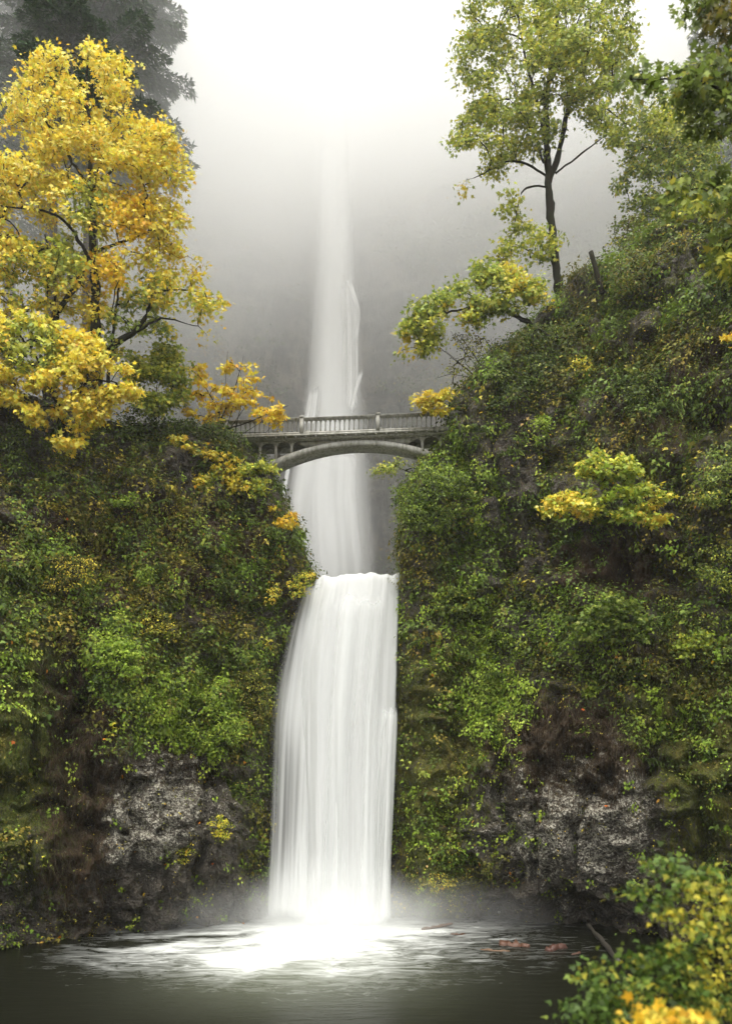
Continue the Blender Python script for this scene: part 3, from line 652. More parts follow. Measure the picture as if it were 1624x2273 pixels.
def plant(name, label, cat, polys, D, depth, npads, lpp, pad_r, leaf, pal, limbs=(), base=None, zones=(), tmpl=T_MAPLE, gap=-.15, gs=55,
          mat=None, group=None, twig=.012, seed=1, flat=.38, face=(0, -.55, .75), crown='crown', stem='trunk', wood=M_BARK, spread=1.0, droop=.5, hang=0, tilt=0, clear=(), bare=()):
    """limbs: list of (points [(u,v,dD)...], r0, r1).  Returns the root."""
    if not isinstance(polys[0][0], (tuple, list)): polys = [polys]
    pp = poly_points(polys, int(npads*1.5), gap, gs, seed)
    e = pp[:, 2]; allp = np.vstack([np.asarray(p, float) for p in polys]); Rr = min(np.ptp(allp[:, 0]), np.ptp(allp[:, 1]))*.5
    rel = 1-np.clip(e/Rr, 0, 1); dd = (rng.random(len(pp))*2-1)
    dd = np.sign(dd)*np.abs(dd)**.7*depth*np.sqrt(np.clip(1-rel**2, .04, 1))
    c = W(pp[:, 0], pp[:, 1], D+dd+tilt*(pp[:, 0]-pp[:, 0].mean())/100)
    if clear:
        ok = np.ones(len(c), bool)
        for (zu, zv, zr, zq) in clear: ok &= ~((np.hypot((pp[:, 0]-zu)/zr, (pp[:, 1]-zv)/zq) < 1) & (dd < .9) & (rng.random(len(c)) < .72))
        c = c[ok]; pp = pp[ok]; dd = dd[ok]
    k = relax(c, pad_r*.62)[:npads]; c = c[k]; pp = pp[k]; dd = dd[k]
    n = len(c)
    # ---- leaves
    m = rng.poisson(lpp, n).clip(3); idx = np.repeat(np.arange(n), m); N = len(idx)
    pr = pad_r*(.65+.7*rng.random(n))
    ax = unit(rng.normal(size=(n, 3))*[1, 1, .15]); off = rng.normal(size=(N, 3))*.55
    off *= np.array([1, 1, flat]); off[:, 2] -= droop*.35*(off[:, 0]**2+off[:, 1]**2)
    off += ax[idx]*rng.normal(size=(N, 1))*.45
    pos = c[idx]+off*pr[idx][:, None]*spread; 
    if hang: pos[:, 2] -= hang*rng.random(N)**2
    pt = unit(rng.normal(size=(n, 3))*.35+np.array(face))
    nr = pt[idx]+rng.normal(size=(N, 3))*.55
    tip = off+np.array([0, -.25, -.75])+rng.normal(size=(N, 3))*.4
    if zones:
        pcol = pick(pal, N)
        pu, pv = UV(pos); wob = fbm(pos, (1.2, 1.2, 1.2), 3, 9)*40
        for (zu, zv, zr, zp) in zones:
            inz = (np.hypot(pu-zu, pv-zv)+wob+rng.normal(size=N)*zr*.15) < zr
            q = pick(zp, N); pcol = np.where(inz[:, None], q, pcol)
    else: pcol = pick(pal, N)
    # leaves of one pad share a shade so clumps read
    shade = (1+.35*(rng.random(n)-.5)); padc = pick(pal, n) if not zones else None
    if padc is not None: pcol = np.where((rng.random(N) < .45)[:, None], padc[idx], pcol)
    pcol = jitter(pcol*shade[idx][:, None])
    sz = leaf*(.6+.8*rng.random(N))
    v, f = leaf_geo(pos, sz, nr, tip, tmpl)
    # ---- wood
    nodes = []; par = []; chain = []; r0s = []
    wood_mb = MB()
    for pts, ra, rb in limbs:
        q = np.array([W(a[0], a[1], D+(a[2] if len(a) > 2 else 0)) for a in pts])
        ln = np.r_[0, np.cumsum(np.linalg.norm(np.diff(q, axis=0), axis=1))]; ns = max(3, int(ln[-1]/.35)+1); s = np.linspace(0, ln[-1], ns)
        # smooth interpolation
        q2 = np.stack([np.interp(s, ln, q[:, j]) for j in range(3)], 1)
        for _ in range(3): q2[1:-1] = (q2[:-2]+2*q2[1:-1]+q2[2:])/4
        q2[1:-1] += rng.normal(size=(ns-2, 3))*.03*min(1, ra*8)
        wood_mb.tube(q2, np.linspace(ra, rb, ns)*(1+.12*np.sin(s*2.2+ra*50)), 7, .25)
        nodes.append(q2)
    if not limbs:
        b0 = np.array(base if base is not None else c.mean(0)+[0, .5, -.5]); cen = c.mean(0)
        q2 = np.linspace(b0, cen, 5); nodes.append(q2); wood_mb.tube(q2, np.linspace(twig*2.5, twig*1.4, 5), 5)
    nd = np.vstack(nodes); grow = [nd]; 
    dist0 = np.min(np.linalg.norm(c[:, None]-nd[None], axis=2), axis=1) if n*len(nd) < 4e6 else np.linalg.norm(c-nd.mean(0), axis=1)
    NB = np.zeros((len(nd)+n*4+50, 3)); NB[:len(nd)] = nd; nn = len(nd); par = -np.ones(len(NB), int); cnt = np.zeros(len(NB)); brs = []
    for i in np.argsort(dist0):
        q = NB[:nn]; dv = c[i]-q; dst = np.linalg.norm(dv, axis=1)+.5*np.maximum(-dv[:, 2], 0)
        j = int(np.argmin(dst)); a = q[j].copy(); L = np.linalg.norm(c[i]-a)
        t = np.linspace(0, 1, 5)[1:, None]; mid = a+(c[i]-a)*t+np.array([0, 0, .16*L])*np.sin(t*math.pi)+rng.normal(size=(4, 3))*.045*L*(1-t)
        ids = [j]+list(range(nn, nn+4)); NB[nn:nn+4] = mid; par[nn:nn+4] = ids[:4]; nn += 4; cnt[ids[-1]] += 1; brs.append(ids)
    for i in range(nn-1, -1, -1):
        if par[i] >= 0: cnt[par[i]] += cnt[i]
    for ids in brs:
        rad = twig*np.maximum(cnt[ids], 1)**.42; rad[0] = min(rad[0], rad[1]*1.3); wood_mb.tube(NB[ids], rad, 4)
    for pts in bare:   # bare twigs
        q = np.array([W(a[0], a[1], D+(a[2] if len(a) > 2 else 0)) for a in pts]); wood_mb.tube(q, np.linspace(.02, .008, len(q)), 4)
    bl = np.array(base if base is not None else (nodes[0][0]))
    root = empty(name, bl)
    props(root, label, cat, group)
    mesh(crown, v, f, mat or M_LEAF, root, cols=pcol)
    wood_mb.build(stem, wood, root)
    return root
def cat_at(C, u, v):
    d = (C['u']-u)**2+(C['v']-v)**2+((C['P'][..., 1]-20)*.15)**2
    i = np.unravel_index(np.argmin(d), d.shape); return C['P'][i], C['N'][i]

# ------------------------------------------------------------------ trees
# conifers in the fog on the left
def conifer(label, u, vtop, vbase, D, r, L, group, seed, dens=1.0, lo=.0, name='fir_tree', jag=.3):
    base = W(u, vbase, D); top = W(u+10, vtop, D); H = top[2]-base[2]
    root = empty(name, base); props(root, label, 'tree', group)
    tr = MB(); q = np.linspace(base, top, 14); q[1:-1, :2] += rng.normal(size=(12, 2))*.06; tr.tube(q, np.linspace(r, .05, 14), 9, .1)
    br = MB(); C = []; T = []; SZ = []; NR = []
    nb = int(H*4.6*dens)
    for i in range(nb):
        f = lo+(1-lo)*(i+rng.random())/nb; z = f*H; az = rng.random()*2*math.pi; ln = L*(1-f)**.62*(1-jag/2+jag*rng.random())+.4
        d = np.array([math.cos(az), math.sin(az), 0]); o = base+(top-base)*f
        t = np.linspace(0, 1, 9)[:, None]; p = o+d*ln*t+np.array([0, 0, 1])*(ln*(.10*t-.42*t**2+.12*t**4)); br.tube(p, np.linspace(.05, .012, 9), 4)
        ns = int(ln*36*dens); tt = rng.random(ns)**.75; pos = np.stack([np.interp(tt, t[:, 0], p[:, j]) for j in range(3)], 1)
        side = np.cross(d, [0, 0, 1.])*np.where(rng.random(ns) < .5, 1, -1)[:, None]
        reach = (1-tt)*.8+.35
        for s_ in range(3):
            off = side*(rng.random((ns, 1))*reach[:, None]*ln*.22); pp_ = pos+off+[0, 0, 0]-np.array([0, 0, 1])*(np.abs(off).sum(1)*.25)[:, None]
            C.append(pp_); T.append(d*.6+side*.5+np.array([0, 0, -.55])+rng.normal(size=(ns, 3))*.25); SZ.append(.20+.30*rng.random(ns)); NR.append(np.array([0, -.2, 1.])+rng.normal(size=(ns, 3))*.5)
    C = np.vstack(C); v, f = leaf_geo(C, np.concatenate(SZ), np.vstack(NR), np.vstack(T), np.array([(0, 0), (.16, .35), (.07, .75), (0, 1.), (-.07, .75), (-.16, .35)]), .1, .3)
    tr.build('trunk', M_BARK2, root); br.build('branches', M_BARK2, root)
    mesh('needles', v, f, M_NEEDLE, root, cols=jitter(pick(FIR, len(C)), .35))
    return root
GF = 'fir trees behind the yellow maple'
conifer('tall dark fir in the mist with its broad right side clear of the yellow maple', 200, -700, 900, 52, .62, 9.0, GF, 1, 1.3, .36)
conifer('misty fir at the left edge with thin drooping limbs', 20, -600, 900, 56, .5, 7.0, GF, 2, .75, .25)
conifer('slender fir trunk standing between the edge fir and the broad fir', 112, -420, 900, 50, .50, 4.5, GF, 3, .55, .45)
conifer('pale fir half lost in fog behind the tall maple at upper right', 1590, -60, 560, 66, .4, 6.5, None, 4, .8, .1)

plant('maple_tree', 'large yellow maple with a tall domed crown on the left cliff', 'tree',
      [(95, 125), (150, 108), (200, 100), (250, 125), (295, 165), (320, 215), (360, 250), (395, 290), (412, 350), (415, 400), (390, 430), (395, 500), (385, 540), (410, 570), (455, 600), (490, 650), (480, 680), (455, 700), (455, 750), (430, 740), (390, 700), (350, 740), (300, 760), (240, 790), (150, 740), (60, 700), (-60, 690), (-70, 300), (20, 280), (25, 190), (60, 165)],
      40.5, 3.3, 1150, 27, .50, .22, YEL,
      limbs=[([(215, 915, 0), (213, 760, 0), (212, 650, 0), (206, 520, .2), (204, 400, 0), (198, 280, .3), (192, 170, .2)], .34, .06),
             ([(218, 800, 0), (250, 765, -.5), (305, 735, -1), (328, 690, -1.2), (342, 650, -1)], .2, .08),
             ([(342, 650, -1), (400, 640, -.5), (455, 650, 0)], .06, .02), ([(305, 735, -1), (360, 700, -1.5), (420, 720, -1)], .08, .02),
             ([(120, 712, -.5), (145, 665, -.3), (170, 630, 0), (205, 560, 0)], .17, .1), ([(200, 580, 0), (160, 500, -1), (100, 465, -1.5), (15, 458, -2)], .11, .03),
             ([(208, 560, 0), (260, 540, -.7), (330, 515, -1)], .09, .03), ([(205, 430, 0), (260, 360, .5), (330, 330, .5)], .09, .02),
             ([(203, 420, 0), (140, 330, 0), (90, 250, 0)], .09, .02), ([(235, 900, .8), (250, 760, .8), (262, 640, .8), (280, 560, .5)], .13, .03), ([(95, 900, .6), (110, 760, .6), (125, 640, .3), (100, 520, 0)], .12, .04)],
      zones=[(60, 620, 70, YGR+YEL[:2]), (330, 670, 70, YGR+YEL[:2]), (430, 690, 60, YGR+YEL), (200, 450, 45, YGR), (170, 560, 60, YGR), (300, 740, 70, GRY), (290, 480, 50, GOLD), (230, 600, 45, GOLD)], clear=[(212, 680, 40, 105), (290, 715, 85, 55), (150, 660, 48, 75), (206, 500, 28, 60), (270, 535, 75, 28), (80, 465, 85, 22), (420, 720, 55, 36), (330, 620, 40, 40)],
      gap=.0, gs=36, twig=.012, seed=3)
plant('maple_tree', 'low spreading yellow maple draped over the rim of the left cliff', 'tree',
      [(-60, 650), (60, 690), (140, 715), (215, 745), (240, 800), (300, 830), (302, 875), (260, 880), (245, 870), (225, 920), (175, 945), (190, 975), (140, 990), (120, 960), (60, 945), (40, 910), (-60, 880)],
      37.0, 1.6, 430, 22, .38, .24, YEL,
      limbs=[([(150, 985, 2), (130, 900, 1), (100, 820, .3), (60, 760, 0)], .16, .05), ([(130, 900, 1), (200, 840, 0), (260, 850, -.5)], .08, .03), ([(100, 820, .3), (20, 800, 0), (-50, 800, 0)], .09, .03)],
      zones=[(60, 760, 60, YGR)], gap=.07, gs=26, hang=.2, seed=5)
plant('maple_sapling', 'green maple sapling between the yellow maples and the orange maple', 'tree',
      [(255, 740), (330, 745), (385, 770), (412, 830), (400, 880), (350, 925), (300, 905), (285, 840)], 42.5, 1.3, 200, 28, .42, .2, YGR+GRY[:2], base=W(340, 960, 43.5), zones=[(330, 780, 50, YGR)], gap=-.1, seed=6)
plant('maple_sapling', 'thin orange and gold maple with bare twigs at the left end of the bridge', 'tree',
      [[(395, 845), (440, 815), (470, 830), (510, 800), (540, 800), (575, 850), (560, 880), (570, 905), (520, 925), (470, 945), (425, 925), (400, 890)], [(560, 905), (590, 885), (650, 890), (655, 915), (620, 935), (640, 948), (585, 945)]],
      43.6, .9, 150, 17, .26, .21, YEL[:2]+GOLD[:3], limbs=[([(500, 985, .5), (490, 930, .2), (470, 880, 0), (450, 850, 0)], .06, .02), ([(490, 930, .2), (520, 870, 0), (535, 810, 0)], .05, .015), ([(495, 955, .4), (560, 935, 0), (600, 915, -.2), (640, 900, -.3)], .04, .012), ([(515, 985, .5), (535, 900, .3), (545, 850, .2)], .03, .01)],
      gap=.06, gs=22, seed=8, bare=[[(500, 960), (530, 860), (540, 790)], [(505, 960), (560, 880), (575, 840)], [(500, 960), (590, 960), (620, 930)], [(480, 950), (500, 860), (505, 780)], [(520, 975), (590, 930), (600, 870)]])
plant('maple_bough', 'golden maple bough hanging below the left end of the bridge', 'branch',
      [[(370, 962), (400, 962), (440, 985), (500, 1000), (520, 1045), (480, 1050), (440, 1010), (390, 995)], [(430, 1055), (480, 1045), (540, 1065), (520, 1085), (460, 1095), (425, 1080)], [(500, 1020), (560, 1015), (610, 1030), (600, 1050), (540, 1050)], [(540, 1075), (600, 1055), (625, 1075), (590, 1090), (550, 1105)]],
      42.2, .6, 150, 17, .26, .21, YEL, limbs=[([(560, 1120, 1.2), (540, 1070, .4), (480, 1030, 0), (400, 980, -.2)], .05, .015), ([(540, 1070, .4), (580, 1050, 0), (615, 1050, 0)], .03, .01), ([(540, 1070, .4), (490, 1075, 0), (440, 1075, 0)], .03, .01)],
      zones=[(590, 1050, 55, YGR), (590, 1085, 40, YGR), (470, 1080, 30, YGR)], gap=-.1, gs=20, seed=9)
plant('maple_bough', 'small orange maple tuft on the left cliff edge beside the tall waterfall', 'branch',
      [[(590, 1130), (610, 1120), (620, 1135), (600, 1145)], [(610, 1150), (655, 1135), (662, 1160), (630, 1172), (612, 1165)], [(592, 1150), (612, 1150), (608, 1160)]], 43.2, .3, 20, 15, .24, .17, GOLD, base=W(620, 1200, 44), gap=-.3, seed=10)
plant('vine_maple', 'pale yellow vine maple in the spray beside the lip of the lower waterfall', 'shrub',
      [(645, 1290), (670, 1262), (695, 1268), (690, 1300), (668, 1320), (655, 1330)], 43.6, .4, 30, 16, .25, .14, LIM+YEL[:2], base=W(660, 1330, 44.5), gap=-.3, tmpl=T_MED, seed=11)
plant('vine_maple', 'narrow yellow tuft hanging left of the lip of the lower waterfall', 'shrub',
      [(600, 1300), (612, 1290), (616, 1310), (606, 1345), (595, 1340)], 43.2, .25, 14, 14, .2, .14, YEL, base=W(612, 1320, 44.2), gap=-.5, tmpl=T_MED, seed=12)

# tall maple on the right
plant('maple_tree', 'tall green and yellow maple with a dark forked trunk right of the falls', 'tree',
      [(1035, -60), (1400, -60), (1390, 30), (1420, 90), (1385, 115), (1370, 150), (1395, 200), (1400, 250), (1385, 300), (1395, 345), (1350, 330), (1310, 290), (1290, 240), (1250, 235), (1235, 300), (1235, 330), (1180, 330), (1140, 350), (1080, 395), (1020, 430), (1005, 400), (1010, 330), (1000, 300), (1045, 240), (1035, 170), (1015, 100), (1045, 60)],
      47.5, 3.6, 880, 27, .5, .22, GRY+YGR[:3]+YGR[:2],
      limbs=[([(1252, 705, 0), (1240, 640, 0), (1228, 560, 0), (1222, 480, 0), (1216, 400, 0), (1213, 320, 0), (1210, 240, 0), (1222, 160, 0), (1235, 60, 0), (1240, -40, 0)], .33, .09),
             ([(1218, 405, 0), (1240, 345, .4), (1250, 290, .6), (1262, 230, .8), (1300, 150, 1), (1310, 60, 1)], .21, .06),
             ([(1213, 330, 0), (1195, 240, -.5), (1165, 130, -1), (1150, 40, -1)], .12, .04), ([(1222, 180, 0), (1270, 90, 1), (1290, 10, 1)], .1, .04),
             ([(1212, 390, 0), (1180, 365, -.4), (1130, 352, -.8), (1085, 380, -1), (1050, 395, -1)], .08, .02), ([(1206, 360, 0), (1190, 310, .6), (1165, 260, 1), (1130, 220, 1)], .085, .02),
             ([(1232, 385, 0), (1270, 355, -.5), (1310, 325, -.8), (1340, 300, -1), (1370, 290, -1)], .07, .02), ([(1262, 235, .6), (1310, 195, 0), (1360, 180, -.3), (1400, 180, -.5)], .10, .03),
             ([(1216, 415, 0), (1180, 410, -.5), (1158, 420, -.8), (1148, 455, -1), (1140, 510, -1)], .07, .02), ([(1340, 235, 0), (1370, 260, -.6), (1405, 285, -.8)], .05, .015),
             ([(1225, 160, 0), (1150, 80, .8), (1090, 60, 1), (1060, 50, 1)], .08, .02), ([(1228, 120, 0), (1330, 110, .8), (1380, 90, 1)], .07, .02)],
      zones=[(1100, 340, 75, YGR), (1215, 160, 30, YGR), (1060, 230, 50, YGR), (1300, 150, 50, YGR), (1020, 410, 30, YEL), (1180, 60, 60, YGR)], gap=.03, gs=30, twig=.011, seed=14)
plant('maple_bough', 'yellow green leaves sprouting low on the trunk of the tall right maple', 'branch',
      [[(1090, 430), (1140, 415), (1150, 450), (1145, 490), (1110, 465)], [(1110, 520), (1150, 490), (1210, 500), (1250, 520), (1235, 570), (1180, 590), (1100, 580), (1095, 550)]],
      46.4, .8, 60, 24, .42, .22, YGR, limbs=[([(1228, 580, 1), (1190, 565, .5), (1140, 540, 0)], .05, .02), ([(1220, 520, 1), (1160, 500, .3), (1140, 460, 0)], .04, .015)], gap=-.1, seed=15)
plant('maple_tree', 'leaning maple with green and gold leaves reaching left over the gorge above the bridge', 'tree',
      [(880, 745), (900, 700), (950, 665), (975, 640), (1030, 620), (1060, 600), (1130, 580), (1190, 600), (1208, 635), (1200, 690), (1150, 700), (1110, 690), (1060, 720), (1000, 735), (970, 760), (900, 792)],
      43.8, 1.3, 260, 26, .42, .23, GRY+YGR[:2], limbs=[([(1240, 790, 1.6), (1200, 735, 1), (1150, 700, .5), (1080, 680, 0), (1000, 690, -.3), (930, 720, -.5)], .16, .03), ([(1150, 700, .5), (1130, 650, .2), (1100, 620, 0)], .07, .02), ([(1080, 680, 0), (1040, 650, 0), (1010, 640, 0)], .05, .015)],
      zones=[(1150, 610, 40, YEL+YGR), (1190, 660, 30, YEL+YGR), (1010, 720, 50, YEL+YGR), (905, 770, 30, YEL), (1090, 640, 40, YGR), (960, 730, 40, YGR)], gap=-.08, gs=34, seed=16)
plant('hazel_shrub', 'twiggy shrub with sparse olive leaves above the right end of the bridge', 'shrub',
      [(970, 800), (990, 750), (1040, 740), (1100, 750), (1130, 790), (1110, 840), (1060, 880), (1010, 870), (1000, 830)], 44.6, 1.1, 110, 18, .4, .12, OLV+YGR[:1], tmpl=T_OVAL,
      limbs=[([(1120, 880, 1), (1060, 840, .2), (1010, 800, -.3), (975, 770, -.5)], .05, .012), ([(1100, 870, 1), (1060, 800, 0), (1020, 745, 0)], .05, .012), ([(1110, 860, .8), (1100, 800, 0), (1075, 750, 0)], .04, .012)], gap=-.1, gs=30, seed=17,
      bare=[[(1060, 840), (1000, 830), (965, 840)], [(1050, 830), (990, 780), (960, 775)], [(1080, 840), (1030, 780), (1000, 735)]])
plant('maple_bough', 'bright yellow maple clump above the right end of the balustrade', 'branch',
      [(918, 875), (940, 862), (965, 872), (995, 875), (998, 900), (975, 915), (940, 912), (925, 895)], 43.4, .4, 26, 24, .3, .24, YEL[:3]+LIM[2:], limbs=[([(1030, 915, 1), (1000, 900, .4), (960, 890, 0)], .035, .012)], gap=-.4, seed=18)
plant('vine_maple', 'lime green leafy shrub high on the right slope below the leaning post', 'shrub',
      [(1335, 745), (1350, 700), (1385, 690), (1380, 655), (1420, 640), (1440, 665), (1465, 690), (1475, 735), (1450, 760), (1460, 790), (1420, 800), (1395, 770), (1365, 775)], 46.5, .8, 150, 26, .35, .14, LIM, tmpl=T_MED, base=W(1410, 800, 48), gap=-.1, gs=30, seed=19)
plant('vine_maple', 'yellow and green shrub on the right slope beside the lime green shrub', 'shrub',
      [[(1490, 690), (1520, 655), (1555, 660), (1560, 690), (1530, 705), (1540, 730), (1510, 760), (1490, 760)]], 45.5, .6, 70, 24, .3, .13, LIM+YEL[:1], tmpl=T_MED, base=W(1530, 770, 47), gap=-.1, gs=30, seed=20)
plant('vine_maple', 'yellow vine maple clinging at the foot of the tall right maple', 'shrub',
      [(1215, 690), (1240, 665), (1265, 680), (1260, 720), (1245, 740), (1220, 720)], 44.6, .4, 34, 18, .28, .13, YEL, tmpl=T_MED, base=W(1245, 750, 46), gap=-.1, gs=20, seed=21)
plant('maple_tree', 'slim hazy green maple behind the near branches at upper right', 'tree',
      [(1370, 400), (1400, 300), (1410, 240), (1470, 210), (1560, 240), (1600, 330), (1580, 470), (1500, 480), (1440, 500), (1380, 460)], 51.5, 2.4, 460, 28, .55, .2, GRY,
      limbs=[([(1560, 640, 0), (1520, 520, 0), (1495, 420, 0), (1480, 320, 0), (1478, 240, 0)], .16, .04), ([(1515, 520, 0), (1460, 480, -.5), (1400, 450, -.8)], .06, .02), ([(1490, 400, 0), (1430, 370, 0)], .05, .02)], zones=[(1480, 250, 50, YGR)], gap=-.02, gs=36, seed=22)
plant('maple_bough', 'glowing yellow green maple bough leaning out from the dark hollow of the right cliff', 'branch',
      [[(1285, 1050), (1290, 1020), (1335, 1000), (1390, 1010), (1425, 1040), (1400, 1062), (1330, 1066)], [(1290, 1092), (1350, 1070), (1430, 1062), (1490, 1095), (1478, 1122), (1400, 1128), (1320, 1112)], [(1200, 1138), (1215, 1108), (1260, 1088), (1320, 1104), (1330, 1140), (1280, 1152)], [(1350, 1134), (1430, 1130), (1495, 1150), (1440, 1170), (1370, 1152)]],
      34.5, 1.2, 230, 20, .25, .19, LIM[:1]+YEL[:1]+YGR[:2]+BRT[:1], limbs=[([(1450, 1200, 4), (1430, 1150, 2), (1390, 1100, .8), (1330, 1060, 0)], .05, .015), ([(1390, 1110, .8), (1300, 1110, 0), (1230, 1125, 0)], .03, .01), ([(1420, 1130, 1), (1460, 1110, 0)], .03, .01)],
      zones=[(1240, 1120, 45, YEL+LIM[:1]), (1300, 1140, 30, YEL+LIM[:1]), (1440, 1140, 30, YEL+LIM[:1]), (1380, 1090, 50, LIM+BRT[:2])], gap=-.12, gs=20, flat=.3, seed=23)
# near green maple limbs reaching in from the right, close to the viewer
NEARG = [((.15, .20, .035), 4), ((.21, .27, .05), 4), ((.30, .36, .07), 2), ((.10, .14, .025), 2), ((.5, .45, .06), .5)]
plant('maple_tree', 'dark green maple leaning in close from beyond the right edge', 'tree',
      [[(1378, 165), (1400, 150), (1440, 150), (1480, 165), (1530, 130), (1560, 100), (1680, 60), (1690, 330), (1620, 300), (1560, 215), (1510, 225), (1440, 215), (1400, 205)],
       [(1505, 5), (1560, -20), (1700, -40), (1700, 100), (1580, 60), (1540, 40)], [(1490, 470), (1500, 420), (1560, 390), (1680, 370), (1690, 500), (1600, 490), (1540, 460)], [(1520, 290), (1560, 240), (1600, 260), (1560, 300), (1525, 320)], [(1575, 500), (1680, 480), (1690, 620), (1600, 600)]],
      16.0, 1.1, 170, 20, .26, .17, NEARG, limbs=[([(1800, 2680, 1), (1795, 1800, 1), (1780, 1000, 1), (1760, 700, .8), (1745, 400, .6), (1730, 100, .5), (1720, -100, 0)], .16, .08), ([(1750, 330, .6), (1650, 230, 0), (1560, 175, -.2), (1450, 175, -.4), (1400, 175, -.4)], .05, .012), ([(1735, 200, .5), (1650, 60, 0), (1560, 10, 0)], .04, .012), ([(1755, 560, .6), (1650, 440, 0), (1540, 430, 0)], .04, .012), ([(1755, 650, .6), (1690, 560, .2), (1640, 540, 0)], .03, .012)],
      zones=[(1500, 440, 40, GRY), (1560, 460, 40, YGR), (1620, 590, 50, YGR), (1600, 40, 40, OLV)], gap=.02, gs=36, twig=.006, seed=24)

plant('maple_tree', 'full green maple crowding the right edge above the slope', 'tree',
      [(1500, 560), (1520, 500), (1560, 430), (1620, 380), (1700, 360), (1720, 640), (1620, 620), (1560, 600)], 41, 1.6, 300, 26, .45, .2, GRY+GRN[:2], limbs=[([(1600, 720, 1), (1590, 600, .3), (1580, 500, 0), (1600, 430, 0)], .1, .03)], zones=[(1620, 560, 50, YGR)], gap=.0, gs=30, seed=31)
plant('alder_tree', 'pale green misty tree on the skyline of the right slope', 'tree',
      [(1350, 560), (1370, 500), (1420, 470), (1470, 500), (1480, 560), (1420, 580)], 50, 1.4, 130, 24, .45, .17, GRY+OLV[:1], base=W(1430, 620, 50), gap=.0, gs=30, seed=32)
# shrubs on the cliff rims and faces ------------------------------------------------
SH = 0
def shrub(label, poly, C, pal, npads, lpp=22, pad_r=.34, leaf=.15, depth=.45, tmpl=T_MED, name='shrub', out=.5, **k):
    global SH
    SH += 1; p = np.mean(poly, 0); q, nn = cat_at(C, p[0], p[1]); D = q[1]-out-.55*depth
    return plant(name, label, 'shrub', poly, D, depth, npads, lpp, pad_r, leaf, pal, base=tuple(q), tmpl=tmpl, gap=k.pop('gap', .0), gs=k.pop('gs', 20), seed=40+SH, stem='stems', crown='leaves', **k)
shrub('green shrub mass hanging below the right end of the bridge beside the waterfall', [(880, 1130), (900, 1060), (960, 1010), (1010, 1020), (1050, 1060), (1060, 1110), (1000, 1150), (950, 1180), (905, 1180)], CR, GRN+BRT[:1], 210, 26, .36, .15, .7)
shrub('pale green leafy spray reaching left under the right end of the arch', [(815, 1050), (850, 1030), (890, 1010), (940, 1000), (950, 1040), (900, 1060), (870, 1055)], CR, YGR+GRY[:1], 60, 20, .34, .15, .5, out=1.0)
shrub('wispy grey green shrub over the dark gap right of the tall waterfall', [(850, 1240), (880, 1170), (905, 1160), (910, 1230), (890, 1255)], CR, GRN, 24, 14, .3, .11, .3, tmpl=T_OVAL)
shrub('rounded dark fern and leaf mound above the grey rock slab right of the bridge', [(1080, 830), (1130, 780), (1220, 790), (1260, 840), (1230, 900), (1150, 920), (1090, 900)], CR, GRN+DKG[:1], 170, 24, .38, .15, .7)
shrub('bright drooping green leaves on the corner of the right cliff above the slab', [(1170, 960), (1190, 925), (1215, 915), (1225, 945), (1190, 985)], CR, BRT, 26, 18, .24, .16, .3)
shrub('small yellow leaved shrub on the right cliff near the hanging green mound', [(1275, 800), (1300, 790), (1340, 820), (1330, 850), (1290, 830)], CR, YEL[:2]+YGR[:2], 18, 14, .26, .15, .3)
shrub('olive thicket around the leaning fence post on the right slope', [(1350, 640), (1355, 580), (1400, 545), (1460, 560), (1500, 600), (1480, 640), (1420, 630), (1370, 655)], CR, OLV+GRN[:2], 230, 24, .42, .13, 1.0, tmpl=T_OVAL)
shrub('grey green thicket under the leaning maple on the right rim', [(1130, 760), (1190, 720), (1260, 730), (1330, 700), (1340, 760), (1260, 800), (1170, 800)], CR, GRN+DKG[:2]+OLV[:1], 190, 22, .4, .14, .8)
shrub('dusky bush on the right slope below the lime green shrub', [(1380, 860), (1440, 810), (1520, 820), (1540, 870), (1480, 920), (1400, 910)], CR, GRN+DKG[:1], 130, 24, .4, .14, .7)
shrub('light green shrub at the right edge above the yellow maple leaves', [(1575, 690), (1600, 670), (1680, 660), (1690, 760), (1600, 740)], CR, BRT[:2]+GRY[:2], 60, 22, .34, .16, .5)
shrub('orange maple leaves at the right edge of the slope', [(1605, 740), (1650, 725), (1660, 770), (1620, 760)], CR, GOLD, 10, 10, .24, .24, .3, tmpl=T_MAPLE)
shrub('green and yellow shrub at the right edge level with the yellow bough', [(1535, 1090), (1560, 1010), (1610, 980), (1690, 1000), (1690, 1150), (1600, 1130), (1550, 1120)], CR, GRY+GRN[:2], 130, 22, .36, .15, .7)
shrub('leafy thimbleberry patch above the ferns on the ledge of the right cliff', [(1290, 1390), (1310, 1340), (1370, 1320), (1430, 1340), (1450, 1390), (1420, 1430), (1370, 1420), (1310, 1420)], CR, BRT[2:]+GRN[:2]+GRY[1:2], 150, 22, .3, .2, .5, tmpl=T_MAPLE)
shrub('green and yellow leaf tuft right of the fern ledge', [(1500, 1430), (1530, 1400), (1570, 1400), (1560, 1450), (1520, 1470)], CR, LIM+GRY[:1], 50, 18, .3, .17, .4, tmpl=T_MAPLE)
shrub('yellow tinted shrub at the dark right margin beneath the hollow', [(1540, 1280), (1560, 1220), (1620, 1200), (1690, 1220), (1690, 1330), (1600, 1320)], CR, GRN+YGR[:2], 90, 20, .32, .13, .5)
shrub('pale leafed maple seedling on the right cliff beside the lower waterfall lip', [(960, 1330), (1000, 1300), (1045, 1310), (1050, 1345), (1010, 1370), (970, 1350)], CR, GRY+GRN[:1], 44, 16, .3, .18, .3, tmpl=T_MAPLE)
shrub('bright green column of drooping leaves on the mossy lower right cliff', [(1060, 1520), (1100, 1510), (1120, 1560), (1110, 1610), (1075, 1620), (1060, 1570)], CR, BRT, 64, 18, .26, .17, .3, hang=.1)
